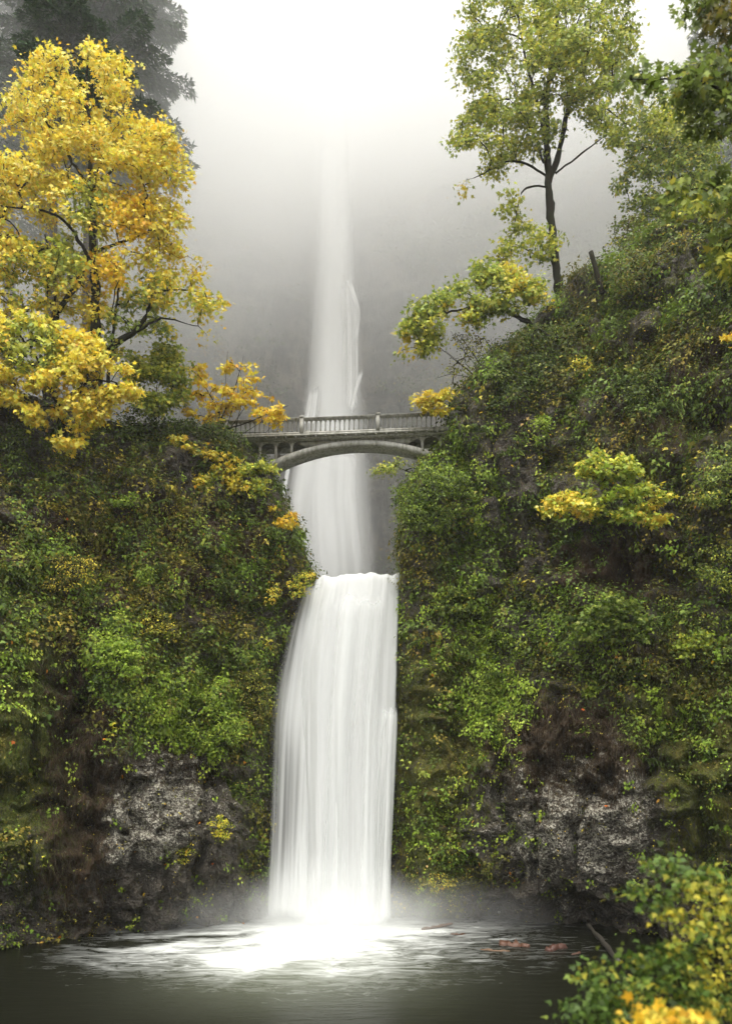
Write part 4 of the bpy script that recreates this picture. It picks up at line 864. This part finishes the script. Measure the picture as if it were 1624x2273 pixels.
shrub('bright green leafy drape on the left cliff above the grey rock patch', [(300, 1560), (350, 1530), (400, 1545), (440, 1530), (500, 1560), (540, 1600), (535, 1650), (480, 1670), (450, 1640), (400, 1655), (340, 1640), (310, 1610)], CL, BRT, 200, 20, .32, .17, .45, hang=.12)
shrub('vivid light green maidenhair drape on the left cliff beside the brown streak', [(212, 1440), (240, 1410), (290, 1410), (315, 1440), (300, 1490), (270, 1495), (250, 1460), (215, 1480)], CL, [((.32, .44, .045), 4), ((.24, .36, .035), 4), ((.42, .52, .07), 2)], 110, 20, .28, .16, .4, hang=.1)
shrub('golden olive shrub in the middle of the left cliff', [(250, 1360), (290, 1320), (330, 1340), (400, 1380), (410, 1420), (330, 1410), (270, 1400)], CL, OLV+YEL[:1]+YGR[:1], 110, 22, .32, .12, .4, tmpl=T_OVAL)
shrub('olive shrub crowding the left bank of the lower waterfall', [(490, 1500), (530, 1450), (590, 1470), (600, 1540), (590, 1610), (540, 1590), (500, 1550)], CL, OLV+YGR[:1]+GRN[:1], 150, 22, .34, .12, .5, tmpl=T_OVAL)
shrub('bright green shrub sprig under the shaded rim of the left cliff', [(245, 1110), (270, 1090), (305, 1100), (300, 1120), (262, 1130)], CL, BRT, 26, 16, .26, .16, .3)
shrub('round green shrub in the centre of the left cliff face', [(308, 1270), (330, 1250), (345, 1265), (340, 1295), (315, 1300)], CL, BRT, 26, 18, .24, .13, .3, tmpl=T_OVAL)
shrub('dark shrub hanging at the left cliff edge beside the tall waterfall', [(620, 1190), (645, 1160), (665, 1200), (670, 1240), (640, 1230)], CL, GRN, 50, 18, .28, .14, .4)
shrub('green shrub under the orange tuft at the left edge of the gorge', [(590, 1190), (600, 1165), (625, 1180), (620, 1215), (600, 1210)], CL, BRT[2:]+GRN[:2], 30, 16, .26, .14, .3)
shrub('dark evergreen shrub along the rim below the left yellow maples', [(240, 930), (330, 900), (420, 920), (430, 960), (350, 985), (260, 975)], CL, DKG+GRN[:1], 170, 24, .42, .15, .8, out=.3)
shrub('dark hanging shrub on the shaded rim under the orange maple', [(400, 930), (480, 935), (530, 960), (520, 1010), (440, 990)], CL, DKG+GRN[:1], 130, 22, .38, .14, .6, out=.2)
shrub('mixed green shrub at the far left rim of the cliff', [(-30, 960), (30, 930), (70, 960), (60, 1040), (0, 1070), (-40, 1060)], CL, GRN+DKG[:1], 120, 22, .36, .14, .6)
shrub('yellow flecked bush at the upper left of the cliff face', [(60, 1260), (110, 1220), (200, 1230), (210, 1290), (140, 1310), (80, 1300)], CL, OLV+YEL[:1], 120, 18, .34, .11, .4, tmpl=T_OVAL)
shrub('yellow plant tuft on the wet grey rock near the lower waterfall', [(466, 1825), (490, 1808), (512, 1820), (510, 1850), (490, 1872), (472, 1850)], CL, LIM+YEL[:1], 40, 16, .2, .12, .25, out=.25, gap=-.6)
shrub('second yellow plant tuft lower on the wet grey rock with a ragged tail', [(388, 1890), (405, 1865), (432, 1868), (430, 1895), (412, 1915), (400, 1930)], CL, YEL[:1]+LIM+OLV[:1], 40, 16, .2, .10, .25, out=.25, gap=-.6)
shrub('yellow green leaf sprig on the brown streak of the left cliff', [(228, 1640), (250, 1600), (260, 1610), (240, 1645)], CL, LIM+YEL[:1], 8, 8, .16, .16, .15, out=.2, gap=-.9, tmpl=T_MAPLE)
shrub('yellow speckled shrub low on the right cliff near the pool', [(950, 1960), (975, 1930), (1010, 1950), (1000, 1990), (965, 1990)], CR, OLV+YEL[:1]+YGR[:1], 54, 16, .26, .10, .3, tmpl=T_OVAL)
shrub('light green sprig of leaves under the mossy shelf of the right cliff', [(1285, 1530), (1310, 1510), (1330, 1525), (1315, 1555)], CR, BRT, 20, 14, .2, .16, .2, out=.3, gap=-.6)

# foreground shrub at the lower right, a few metres from the viewer
FGB = [((.10, .165, .025), 4), ((.065, .115, .018), 4), ((.15, .20, .028), 3), ((.32, .30, .035), 1.6), ((.04, .065, .012), 2)]
FGY = [((.34, .34, .04), 3), ((.2, .24, .03), 3), ((.5, .42, .04), 2)]
plant('currant_shrub', 'leafy green and yellow shrub in the near corner overlooking the pool', 'shrub',
      [[(1385, 1975), (1400, 1935), (1450, 1900), (1500, 1905), (1560, 1925), (1700, 1935), (1700, 2330), (1440, 2330), (1330, 2290), (1300, 2220), (1285, 2125), (1320, 2130), (1385, 2150), (1450, 2090), (1470, 2040), (1410, 2015), (1390, 1995)], [(1240, 2330), (1255, 2230), (1330, 2200), (1400, 2240), (1400, 2340)]],
      8.6, .8, 400, 14, .15, .075, FGB, limbs=[([(1560, 2500, .6), (1530, 2300, .3), (1500, 2150, 0), (1470, 2000, 0), (1455, 1930, -.1)], .028, .008), ([(1530, 2300, .3), (1430, 2230, 0), (1340, 2160, -.2), (1300, 2140, -.2)], .02, .006), ([(1600, 2500, .5), (1600, 2250, .2), (1590, 2080, 0), (1570, 1950, 0)], .026, .008), ([(1650, 2500, .4), (1660, 2300, .2), (1670, 2100, 0)], .022, .008), ([(1500, 2480, .4), (1400, 2320, 0), (1300, 2270, -.2)], .018, .006)],
      zones=[(1570, 2010, 45, FGY), (1600, 2150, 50, FGY), (1500, 2060, 35, FGY), (1300, 2250, 60, FGB[:2]), (1580, 2270, 50, FGY), (1430, 2060, 25, FGY)], gap=.11, gs=30, twig=.0035, seed=70, tmpl=T_MED*[1.25, 1], flat=.6)
plant('maple_sapling', 'golden yellow maple sapling at the very bottom right corner in front of the green shrub', 'tree',
      [(1330, 2340), (1395, 2270), (1420, 2222), (1460, 2228), (1520, 2255), (1600, 2285), (1590, 2350), (1450, 2380)], 6.9, .3, 80, 12, .12, .10, [((.66, .42, .03), 5), ((.6, .33, .02), 3), ((.66, .50, .06), 3), ((.4, .36, .04), 2)],
      limbs=[([(1500, 2560, 0), (1480, 2400, 0), (1460, 2280, 0)], .015, .006)], gap=-.2, gs=40, twig=.003, seed=71, flat=.6)

# ------------------------------------------------------------------ ferns
def frond(L, wdt, curl, pal, n=16):
    """one arched frond: a narrow midrib with paired leaflets growing from it"""
    t = np.linspace(0, 1, n); x = L*np.sin(t*1.15)/1.15; z = L*(.55*t-curl*t*t); V = [(0., 0., 0.)]; Fc = []
    for i in range(1, n): V += [(x[i], -.008*(1-t[i]), z[i]), (x[i], .008*(1-t[i]), z[i])]
    Fc += [(0, 1, 2)]
    for i in range(1, n-1):
        a, b = 2*i-1, 2*i; Fc += [(a, a+2, b+2), (a, b+2, b)]
        wl = wdt*(1-t[i])**.55*min(1, t[i]*5)
        for s_, p0 in ((-1, a), (1, b)):
            k = len(V); V.append((x[i]+L/n*.95, s_*wl, z[i]-.25*wl)); Fc.append((p0, p0+2, k) if s_ < 0 else (p0+2, p0, k))
    c = pick(pal, 1)[0]; return np.array(V), np.array(Fc), jitter(np.tile(c, (len(Fc), 1)), .15)
FERN_PAL = [((.12, .18, .035), 3), ((.17, .25, .05), 3), ((.24, .33, .07), 2), ((.36, .42, .09), 1)]
def fern_mesh(seed, nf=15, L=.75, droop=.75):
    V = []; Fc = []; Cc = []; k = 0
    for i in range(nf):
        v, f, c = frond(L*(.8+.5*rng.random()), .15, droop*(.8+.5*rng.random()), FERN_PAL)
        a = rng.uniform(-100, 100)*math.pi/180-math.pi/2; ca, sa = math.cos(a), math.sin(a); v = np.stack([v[:, 0]*ca-v[:, 1]*sa, v[:, 0]*sa+v[:, 1]*ca, v[:, 2]], 1)
        f = np.where(f == 0, -1-k, f-1)+k; V.append(v[1:]); Fc.append(f); Cc.append(c); k += len(v)-1
    return np.vstack([[[0., 0., 0.]]]+V), np.vstack(Fc)+1, np.vstack(Cc)
fern_protos = []
def fern(label, C, u, v, sc=1.0, group=None, var=None):
    q, nn = cat_at(C, u, v)
    i = len(fern_protos) if len(fern_protos) < 5 else int(rng.integers(5))
    if len(fern_protos) < 5:
        vv, ff, cc = fern_mesh(len(fern_protos)); o = mesh('sword_fern', vv, ff, M_WET, cols=cc); fern_protos.append(o)
    else:
        o = fern_protos[i].copy(); S.collection.objects.link(o)
    for k_ in ('label', 'category', 'group'):
        if k_ in o: del o[k_]
    o.location = tuple(q+nn*(.55+.45*(group == GFE))); o.scale = (sc*(1.3 if group == GFE else 1.1),)*3; o.rotation_euler = (R(rng.uniform(-5, 25)), R(rng.uniform(-12, 12)), R(rng.uniform(-35, 35)))
    props(o, label, 'fern', group)
GFE = 'sword ferns on the ledges of the right cliff'
fern('large pale green sword fern arching from the middle of the ledge', CR, 1320, 1425, 1.25, GFE)
fern('sword fern with grey green fronds at the right end of the ledge', CR, 1460, 1385, 1.35, GFE)
fern('dark sword fern at the left end of the ledge', CR, 1265, 1400, 1.3, GFE)
fern('short yellow green sword fern right of the large one on the ledge', CR, 1380, 1440, .8, GFE)
fern('broad sword fern left of the ledge above the mossy band', CR, 1070, 1420, 1.2, GFE)
fern('small light sword fern beside the broad one', CR, 1100, 1440, .8, GFE)
fern('single sword fern above the lichen covered boulder face', CR, 1440, 1720, .85, GFE)
fern('sword fern below the leaning post trunk near the right edge', CR, 1560, 640, 1.5, GFE)
fern('sword fern on the dark upper right cliff beside the yellow bough', CR, 1470, 935, .95, GFE)
fern('small sword fern above the fern beside the yellow bough', CR, 1450, 880, .7, GFE)
fern('bluish green fern at the right edge beside the yellow bough', CR, 1600, 1080, 1.1, GFE)
GR2 = 'ferns among the right cliff shrubs'; GL2 = 'ferns on the left cliff'
for (u, v, l) in [(1150, 880, 'in the middle of the leaf mound above the grey slab'), (1110, 870, 'at the left rim of the leaf mound above the slab'), (1185, 850, 'highest in the leaf mound above the grey slab'),
        (1135, 1000, 'on the face of the grey rock slab'), (1110, 1060, 'under the grey rock slab'), (1060, 1180, 'under the green shrub mass by the gorge'), (990, 1230, 'level with the lower waterfall lip'),
        (955, 1150, 'hanging over the dark gap beside the tall waterfall'), (940, 1410, 'beside the upper part of the lower waterfall'), (1090, 1490, 'above the bright green leaf column'), (1000, 1450, 'left of the broad sword fern'),
        (1240, 880, 'right of the dark leaf mound'), (1290, 760, 'below the leaning fence post'), (1380, 840, 'under the lime green shrub'), (1040, 905, 'just above the right bridge end'), (1060, 960, 'just right of the right bridge end')]:
    fern('green fern drooping '+l, CR, u, v, rng.uniform(.9, 1.3), GR2)
for (u, v, l) in [(270, 990, 'under the hanging tip of the low yellow maple'), (340, 1015, 'in the shade below the green maple sapling'), (400, 1005, 'left of the golden bough'), (440, 1055, 'between the two golden boughs'), (480, 1110, 'below the lower golden bough'),
        (300, 1060, 'above the bright sprig under the shaded rim'), (545, 1140, 'below the yellow green end of the bough'), (585, 1115, 'at the foot of the bridge arch'), (360, 1100, 'right of the bright sprig under the shaded rim'), (215, 1000, 'at the left end of the shaded rim'),
        (500, 1190, 'left of the orange tuft'), (450, 1130, 'left of the bridge foot in deep shade'), (60, 1090, 'near the left edge below the rim'), (350, 1240, 'just above the round green shrub'), (470, 1280, 'right of the round green shrub'),
        (570, 1350, 'left of the vine maple by the waterfall lip'), (430, 1350, 'right of the golden olive shrub'), (340, 1490, 'between the vivid drape and the leafy drape'), (480, 1430, 'above the olive shrub by the waterfall')]:
    fern('dark fern hanging '+l, CL, u, v, rng.uniform(.75, 1.05), GL2)

# ------------------------------------------------------------------ ground cover on the cliffs (stuff)
def scatter(C, key, n, thr=0.0, pw=1.0):
    P, N, A = C['P'], C['N'], C['A'][key]
    m = (C['u'] > -220) & (C['u'] < 1880) & (C['v'] > 380) & (C['v'] < 2200) & (P[..., 1] < 62)
    wt = np.where(m, C['area']*np.maximum(A-thr, 0)**pw, 0)[:-1, :-1]
    cs = np.cumsum(wt.ravel()); i = np.searchsorted(cs, rng.random(n)*cs[-1]); r, c = np.unravel_index(np.minimum(i, wt.size-1), wt.shape)
    a, b = rng.random((2, n, 1)); q = P[r, c]*(1-a)*(1-b)+P[r+1, c]*a*(1-b)+P[r, c+1]*(1-a)*b+P[r+1, c+1]*a*b
    return q, N[r, c], A[r, c]
def cover(C, side, where, sc=1.0):
    z = np.array([0, 0, 1.])
    # leafy clumps
    V = []; Fx = []; Cl = []; k = 0
    def put(pos, sz, nr, tip, T, cols, fold=.12, droop=.25):
        nonlocal k
        v, f = leaf_geo(pos, sz, nr, tip, T, fold, droop); V.append(v); Fx.append(f+k); Cl.append(cols); k += len(v)
    n = int(21000*sc); q, nn, a = scatter(C, 'leafy', n, .06, 1.1)
    kk = fbm(q, (1.5, 1.5, 1.1), 3, 65) > -.2; q, nn, uq = q[kk], nn[kk], UV(q[kk]); n = len(q)
    m = rng.poisson(17, n); ix = np.repeat(np.arange(n), m); M = len(ix); r = .18+.22*rng.random(n)
    off = rng.normal(size=(M, 3))*r[ix][:, None]*.8; tint = 1.3*fbm(q, (1.8, 1.8, 1.3), 3, 61)+.15*rng.normal(size=n)-(.35*np.exp(-((uq[0]-230)/330)**2-((uq[1]-1200)/150)**2) if side < 0 else .0)
    pal = np.where((tint > .05)[:, None], pick(GRN+BRT[2:], n), np.where((tint < -.25)[:, None], pick(OLV, n), pick(DKG+GRN[:2]+OLV[:1], n)))
    pos = q[ix]+off+nn[ix]*(np.abs(rng.normal(size=(M, 1)))*.14+.02)
    ks = .55+1.2*rng.random(n)**2; put(pos, (.07+.10*rng.random(M))*ks[ix]*1.25, nn[ix]+z*.7+rng.normal(size=(M, 3))*.5, off-z*.5+rng.normal(size=(M, 3))*.2, T_MED*[1.15, 1], jitter(pal[ix]*1.3, .3))
    # bright drooping leaves
    n = int(2200*sc); q, nn, a = scatter(C, 'bright', n, .03, 1.4); m = rng.poisson(14, n); ix = np.repeat(np.arange(n), m); M = len(ix)
    off = rng.normal(size=(M, 3))*.17; put(q[ix]+off+nn[ix]*(.05+.15*rng.random((M, 1))), .11+.12*rng.random(M), nn[ix]+z*.6+rng.normal(size=(M, 3))*.35, -z+off*.6, T_OVAL*[1.3, 1], jitter(pick(BRT, n)[ix]*1.1, .25))
    o = mesh('ground_cover', np.vstack(V), Fx, M_WET, cols=np.vstack(Cl)); props(o, 'small green leaves and shoots covering the '+where, 'ground cover', kind='stuff')
    # yellow flecks and fallen leaves
    V = []; Fx = []; Cl = []; k = 0
    n = int(6500*sc); q, nn, a = scatter(C, 'yellow', n, .02, 1.3); ii = np.repeat(np.arange(n), rng.poisson(2.6, n)); M = len(ii)
    put(q[ii]+rng.normal(size=(M, 3))*.14+nn[ii]*.14, .05+.07*rng.random(M), nn[ii]+z*.8+rng.normal(size=(M, 3))*.5, -z+rng.normal(size=(M, 3)), T_MED, jitter(pick(YEL+OLV[:1]+YGR[:2], M), .25))
    n = int(340*sc); q, nn, a = scatter(C, 'yellow', n, .0, .9)
    put(q+nn*.22, .13+.12*rng.random(n), nn+z*.7+rng.normal(size=(n, 3))*.3, -z+rng.normal(size=(n, 3)), T_MAPLE, jitter(pick([((.75, .42, .08), 3), ((.8, .30, .03), 2), ((.7, .5, .2), 3), ((.5, .13, .03), .8), ((.8, .5, .03), 2)], n), .2))
    o = mesh('fallen_leaves', np.vstack(V), Fx, M_WET, cols=np.vstack(Cl)); props(o, 'yellow and orange leaf flecks strewn over the '+where, 'leaves', kind='stuff')
    # hanging grass and dead roots
    V = []; Fx = []; Cl = []; k = 0
    n = int(90000*sc); q, nn, a = scatter(C, 'grass', n, .06, 1.3)
    put(q+nn*.04, .12+.26*rng.random(n)**1.5, nn+rng.normal(size=(n, 3))*.4, -z+nn*.4+rng.normal(size=(n, 3))*.22, T_BLADE*[1.1, 1], jitter(pick([((.07, .105, .015), 4), ((.12, .155, .024), 4), ((.18, .19, .03), 2), ((.10, .08, .02), 1.5)], n)*(1+.5*fbm(q, (1.2, 1.2, 1), 2, 71)[:, None]), .3), 0, .5)
    n = int(36000*sc); q, nn, a = scatter(C, 'root', n, .05, 1.2)
    put(q+nn*.05, .2+.4*rng.random(n), nn+rng.normal(size=(n, 3))*.4, -z+nn*.25+rng.normal(size=(n, 3))*.15, T_BLADE*[.8, 1], jitter(pick([((.06, .038, .02), 4), ((.10, .07, .04), 3), ((.03, .02, .012), 3), ((.16, .13, .08), .8)], n), .3), 0, .3)
    o = mesh('hanging_grass', np.vstack(V), Fx, M_WET, cols=np.vstack(Cl)); props(o, 'thin grass, moss and dead roots hanging down the '+where, 'grass', kind='stuff')
cover(CL, -1, 'left cliff', 1.12); cover(CR, 1, 'right cliff', 1.25)
# low vegetation on the far wall
def far_cover():
    P = BP; N = 26000; nr, nc = P.shape[:2]; r = rng.integers(0, nr-1, N*3); c = rng.integers(0, nc-1, N*3); q = P[r, c]
    u, v = UV(q); dn = fbm(q, (9, 9, 4), 4, 83)+.25*sstep(900, 1100, u)-.9*np.exp(-((u-745)/75)**2)
    k = (dn > .02) & (u > 300) & (u < 1700) & (v > 150) & (v < 1300); q = q[k][:N]; n = len(q); ix = np.repeat(np.arange(n), 9); M = len(ix)
    pos = q[ix]+rng.normal(size=(M, 3))*[.5, .3, .4]-[0, .4, 0]
    v, f = leaf_geo(pos, .25+.3*rng.random(M), np.array([0, -.6, .7])+rng.normal(size=(M, 3))*.4, np.array([0, -.3, -.8])+rng.normal(size=(M, 3))*.5, T_OVAL*[1.3, 1])
    pc = np.where((fbm(q, (5, 5, 3), 3, 87) > .28)[:, None], pick([((.20, .10, .02), 2), ((.25, .18, .03), 2)], n), pick(OLV[:3]+DKG+GRN[:1], n))
    props(mesh('far_undergrowth', v, f, M_WET, cols=jitter(pc[ix], .3)), 'sparse shrubs and grass on the misty far wall of the gorge', 'undergrowth', kind='stuff')
far_cover()

# ------------------------------------------------------------------ fence, logs, stone
def fence():
    D = cat_at(CR, 1336, 655)[0][1]-.9; root = empty('wire_fence', W(1335, 640, D)); props(root, 'leaning dark wooden post with sagging wire netting on the right slope', 'fence')
    b = MB(); p0, p1 = W(1336, 650, D), W(1311, 558, D-.1); q = np.linspace(p0, p1, 7); b.tube(q, np.linspace(.15, .135, 7), 7, .15); b.build('post', M_WOOD, root)
    t = NT('rusty_wire'); m = t.surf(t.n('BsdfPrincipled', Base__Color=(.05, .04, .035, 1), Roughness=.6, Metallic=.6).outputs[0])
    b = MB()
    def wire(a, c, sag, r=.012, n=12):
        s = np.linspace(0, 1, n)[:, None]; b.tube(a+(c-a)*s-np.array([0, 0, sag])*(4*s*(1-s)), r, 4)
    wire(W(1240, 655, D), W(1312, 568, D), .15, .018); wire(W(1316, 572, D-.1), W(1440, 520, D+1.5), .15, .018)
    for k in range(12): wire(W(1240+6*k, 655-7*k, D), W(1262+6.2*k, 715-6*k, D), 0, .008, 3)
    for k in range(9): wire(W(1242+2.6*k, 662+7*k, D), W(1314+2.5*k, 578+8*k, D), .1, .008, 8)
    b.build('wire_netting', m, root)
    t = NT('galvanised_steel'); m2 = t.surf(t.n('BsdfPrincipled', Base__Color=(.42, .43, .45, 1), Roughness=.45, Metallic=.4).outputs[0])
    b = MB(); b.tube([W(1564, 540, 44), W(1574, 592, 44)], .09, 10); b.build('metal_post', m2, None)
    o = bpy.data.objects['metal_post']; props(o, 'short pale grey metal post on the slope at the right edge', 'post')
fence()
def wood_piece(name, label, pts, r, col, grp='broken wood stranded along the foot of the right cliff', k=6):
    t = NT('wet_wood'); co = t.coord((1, 1, 1)); n = t.noise(9, co, 6, .7)
    m = t.surf(t.n('BsdfPrincipled', Base__Color=t.mix(n, tuple(c*.5 for c in col), col), Roughness=.5, Normal=t.bump(n, .8, .05)).outputs[0])
    q = np.array([[(u-HU)/F*(CZ*F/(v-HV)), CZ*F/(v-HV), dz-.55*r] for (u, v, dz) in pts]); ln = np.r_[0, np.cumsum(np.linalg.norm(np.diff(q, axis=0), axis=1))]; s = np.linspace(0, ln[-1], 12)
    q = np.stack([np.interp(s, ln, q[:, j]) for j in range(3)], 1); q += rng.normal(size=(12, 3))*r*.16
    b = MB(); b.tube(q, r*(1-.15*np.abs(np.linspace(-1, 1, 12))**3)*(1+.14*rng.normal(size=12)), k, .6); o = b.build(name, m, None, False)
    c = q.mean(0); me = o.data; co_ = np.array([vv.co[:] for vv in me.vertices])-c; me.vertices.foreach_set('co', co_.astype(np.float32).ravel()); me.update(); o.location = tuple(c)
    props(o, label, 'driftwood', grp)
wood_piece('log', 'thick reddish broken log lying in the shallow water right of the splash', [(1108, 2098, .12), (1140, 2100, .12), (1172, 2102, .1)], .24, (0.108, 0.045, 0.022))
wood_piece('wood_splinter', 'long pale orange plank just in front of the thick reddish log', [(1065, 2108, .03), (1095, 2112, .05), (1130, 2112, .02)], .085, (0.151, 0.083, 0.04))
wood_piece('wood_splinter', 'orange stick half under the foam nearest the waterfall', [(935, 2066, .1), (970, 2061, .14), (1003, 2056, .2)], .09, (0.137, 0.072, 0.036))
wood_piece('wood_splinter', 'thin short sliver between the foam and the thick reddish log', [(1000, 2074, .02), (1022, 2076, .05), (1032, 2073, .03)], .05, (0.122, 0.058, 0.029))
wood_piece('log', 'stubby reddish stump right of the thick reddish log', [(1214, 2112, .08), (1232, 2108, .14), (1252, 2104, .12)], .2, (0.079, 0.029, 0.016))
wood_piece('wood_splinter', 'small reddish chip right of the stubby stump', [(1268, 2120, .0), (1284, 2117, .05)], .07, (0.086, 0.036, 0.018))
wood_piece('log', 'dark straight log slanting into the pool at the right', [(1305, 2082, .7), (1340, 2105, .3), (1375, 2135, .0)], .13, (.035, .03, .022))
def stone():
    b = MB(); q, nn = cat_at(CR, 1212, 2021); c = CZ*F/(2040-HV)
    th = np.linspace(0, math.pi, 7)[1:-1]; ph = np.arange(10)*2*math.pi/10; v = np.array([[math.sin(a)*math.cos(p), math.sin(a)*math.sin(p), math.cos(a)*.8] for a in th for p in ph])
    v = v*(.10*(1+.3*fbm(v, (1, 1, 1), 2, 9)))[:, None]*1.0; f = [[i*10+j, i*10+(j+1) % 10, (i+1)*10+(j+1) % 10, (i+1)*10+j] for i in range(4) for j in range(10)]
    t = NT('pale_stone'); m = t.surf(t.n('BsdfPrincipled', Base__Color=(.6, .6, .56, 1), Roughness=.5).outputs[0])
    p = np.array(W(1103, 2027, 1)); q, nn = cat_at(CR, 1103, 2025)
    mb = MB(); mb.add(v, f); mb.f.setdefault(10, []).append(np.array([np.arange(10)[::-1], 40+np.arange(10)])); o = mb.build('pebble', m, None, True); o.location = tuple(q+nn*.1)
    props(o, 'small white stone on the dark foot of the right cliff', 'stone')
stone()
# bank under the foreground shrub
def bank():
    x = np.linspace(2.6, 30, 60); y = np.linspace(1.5, 26, 60); X, Y = np.meshgrid(x, y)
    edge = X-(3.0+.1*Y+.55*np.maximum(Y-9, 0))
    Z = 5.4*sstep(-.9, 1.2, edge)*(1-sstep(10, 19, Y))+.25*fbm(np.stack([X, Y, 0*X], -1), (1.5, 1.5, 1), 4, 3)-.6
    props(mesh('bank', np.stack([X, Y, Z], -1).reshape(-1, 3), grid_faces(60, 60), M_GROUND, smooth=True), kind='structure')
bank()

# ------------------------------------------------------------------ air: even haze, low cloud in the gorge, spray
def box_obj(name, lo, hi, mat, label, cat):
    b = MB(); lo = np.array(lo, float); hi = np.array(hi, float); b.box((lo+hi)/2, hi-lo); o = b.build(name, mat); o.display_type = 'WIRE'
    props(o, label, cat, kind='stuff'); return o
t = NT('haze'); v_ = t.n('VolumePrincipled', Color=(.94, .95, .96, 1), Density=.0003, Anisotropy=.25); t.t.links.new(v_.outputs[0], t.out.inputs['Volume'])
box_obj('haze', (-236, -236, -3.3), (236, 236, 178), t.m, 'thin even mist filling the whole gorge', 'haze')
t = NT('low_cloud'); g = t.n('TexCoord').outputs['Object']; sx = t.n('SeparateXYZ', Vector=g)
zz = t.math('DIVIDE', t.math('SUBTRACT', sx.outputs['Z'], 56.0), 50.0, clamp=True)
yy = t.math('DIVIDE', t.math('SUBTRACT', sx.outputs['Y'], 40.0), 40.0, clamp=True)
xx = t.math('DIVIDE', t.math('SUBTRACT', sx.outputs['X'], 8.0), 55.0, clamp=True)
dn = t.math('MULTIPLY', t.math('POWER', zz, 1.6), .075)
dn = t.math('MULTIPLY', dn, t.math('SUBTRACT', 1.0, t.math('MULTIPLY', xx, .45)))
wob = t.math('MULTIPLY_ADD', t.noise(.035, g, 3), 1.3, .35)
low = t.math('MULTIPLY', t.math('DIVIDE', t.math('SUBTRACT', sx.outputs['Y'], 52.0), 20.0, clamp=True), .0055)
dn = t.math('ADD', t.math('MULTIPLY', dn, wob), t.math('MULTIPLY', low, wob))
v_ = t.n('VolumePrincipled', Color=(.999, .999, .997, 1), Density=dn, Anisotropy=.3); t.t.links.new(v_.outputs[0], t.out.inputs['Volume'])
box_obj('low_cloud', (-110, 50, 12), (110, 225, 134), t.m, 'bank of white cloud in the upper gorge hiding the top of the tall waterfall', 'cloud')
def spray(name, label, c, rad, dens, nsc, shape=1.5):
    """ellipsoid of drifting droplets, densest at its core"""
    th = np.linspace(0, math.pi, 14)[1:-1]; ph = np.arange(22)*2*math.pi/22
    v = np.array([[math.sin(a)*math.cos(p), math.sin(a)*math.sin(p), math.cos(a)] for a in th for p in ph])*rad
    m = 22; f = [[i*m+j, (i+1)*m+j, (i+1)*m+(j+1) % m, i*m+(j+1) % m] for i in range(11) for j in range(m)]
    t = NT(name); g = t.n('TexCoord').outputs['Object']; mp = t.n('Mapping', Vector=g, Scale=(1/rad[0], 1/rad[1], 1/rad[2])).outputs[0]
    ln = t.n('VectorMath', _operation='LENGTH', in0=mp).outputs['Value']; fo = t.math('POWER', t.math('SUBTRACT', 1.0, ln, clamp=True), shape)
    nz = t.math('MULTIPLY', t.math('SUBTRACT', t.noise(nsc, g, 4, .55), .22, clamp=True), 2.4)
    d = t.math('MULTIPLY', t.math('MULTIPLY', fo, nz), dens)
    vv = t.n('VolumePrincipled', Color=(.985, .99, .99, 1), Density=d, Anisotropy=.2); t.t.links.new(vv.outputs[0], t.out.inputs['Volume'])
    mb = MB(); mb.add(v, f); mb.f.setdefault(m, []).append(np.array([np.arange(m), (11*m+np.arange(m))[::-1]])); o = mb.build(name, t.m); o.location = c
    props(o, label, 'spray', kind='stuff')
spray('spray_mist', 'white spray boiling up where the lower waterfall hits the pool', (-1.9, 41.0, .2), (6.2, 2.8, 4.6), .75, .6, 1.35)
spray('drifting_mist', 'thin mist drifting left and right along the foot of the cliffs', (-1.6, 42.0, .6), (14, 3.0, 2.8), .35, .3, 1.1)
spray('fall_mist', 'soft mist hanging around the base of the tall waterfall behind the bridge', (-4.6, 92, 22), (16, 13, 22), .035, .12, 1.0)
spray('cloud_wisp', 'wisp of fog drifting around the firs behind the yellow maple', (-23, 54.5, 58), (22, 9.5, 28), .10, .06, .7)
spray('cloud_wisp', 'wisp of fog drifting between the tall right maple and the far slope', (20, 60, 50), (22, 8, 22), .03, .05, .8)
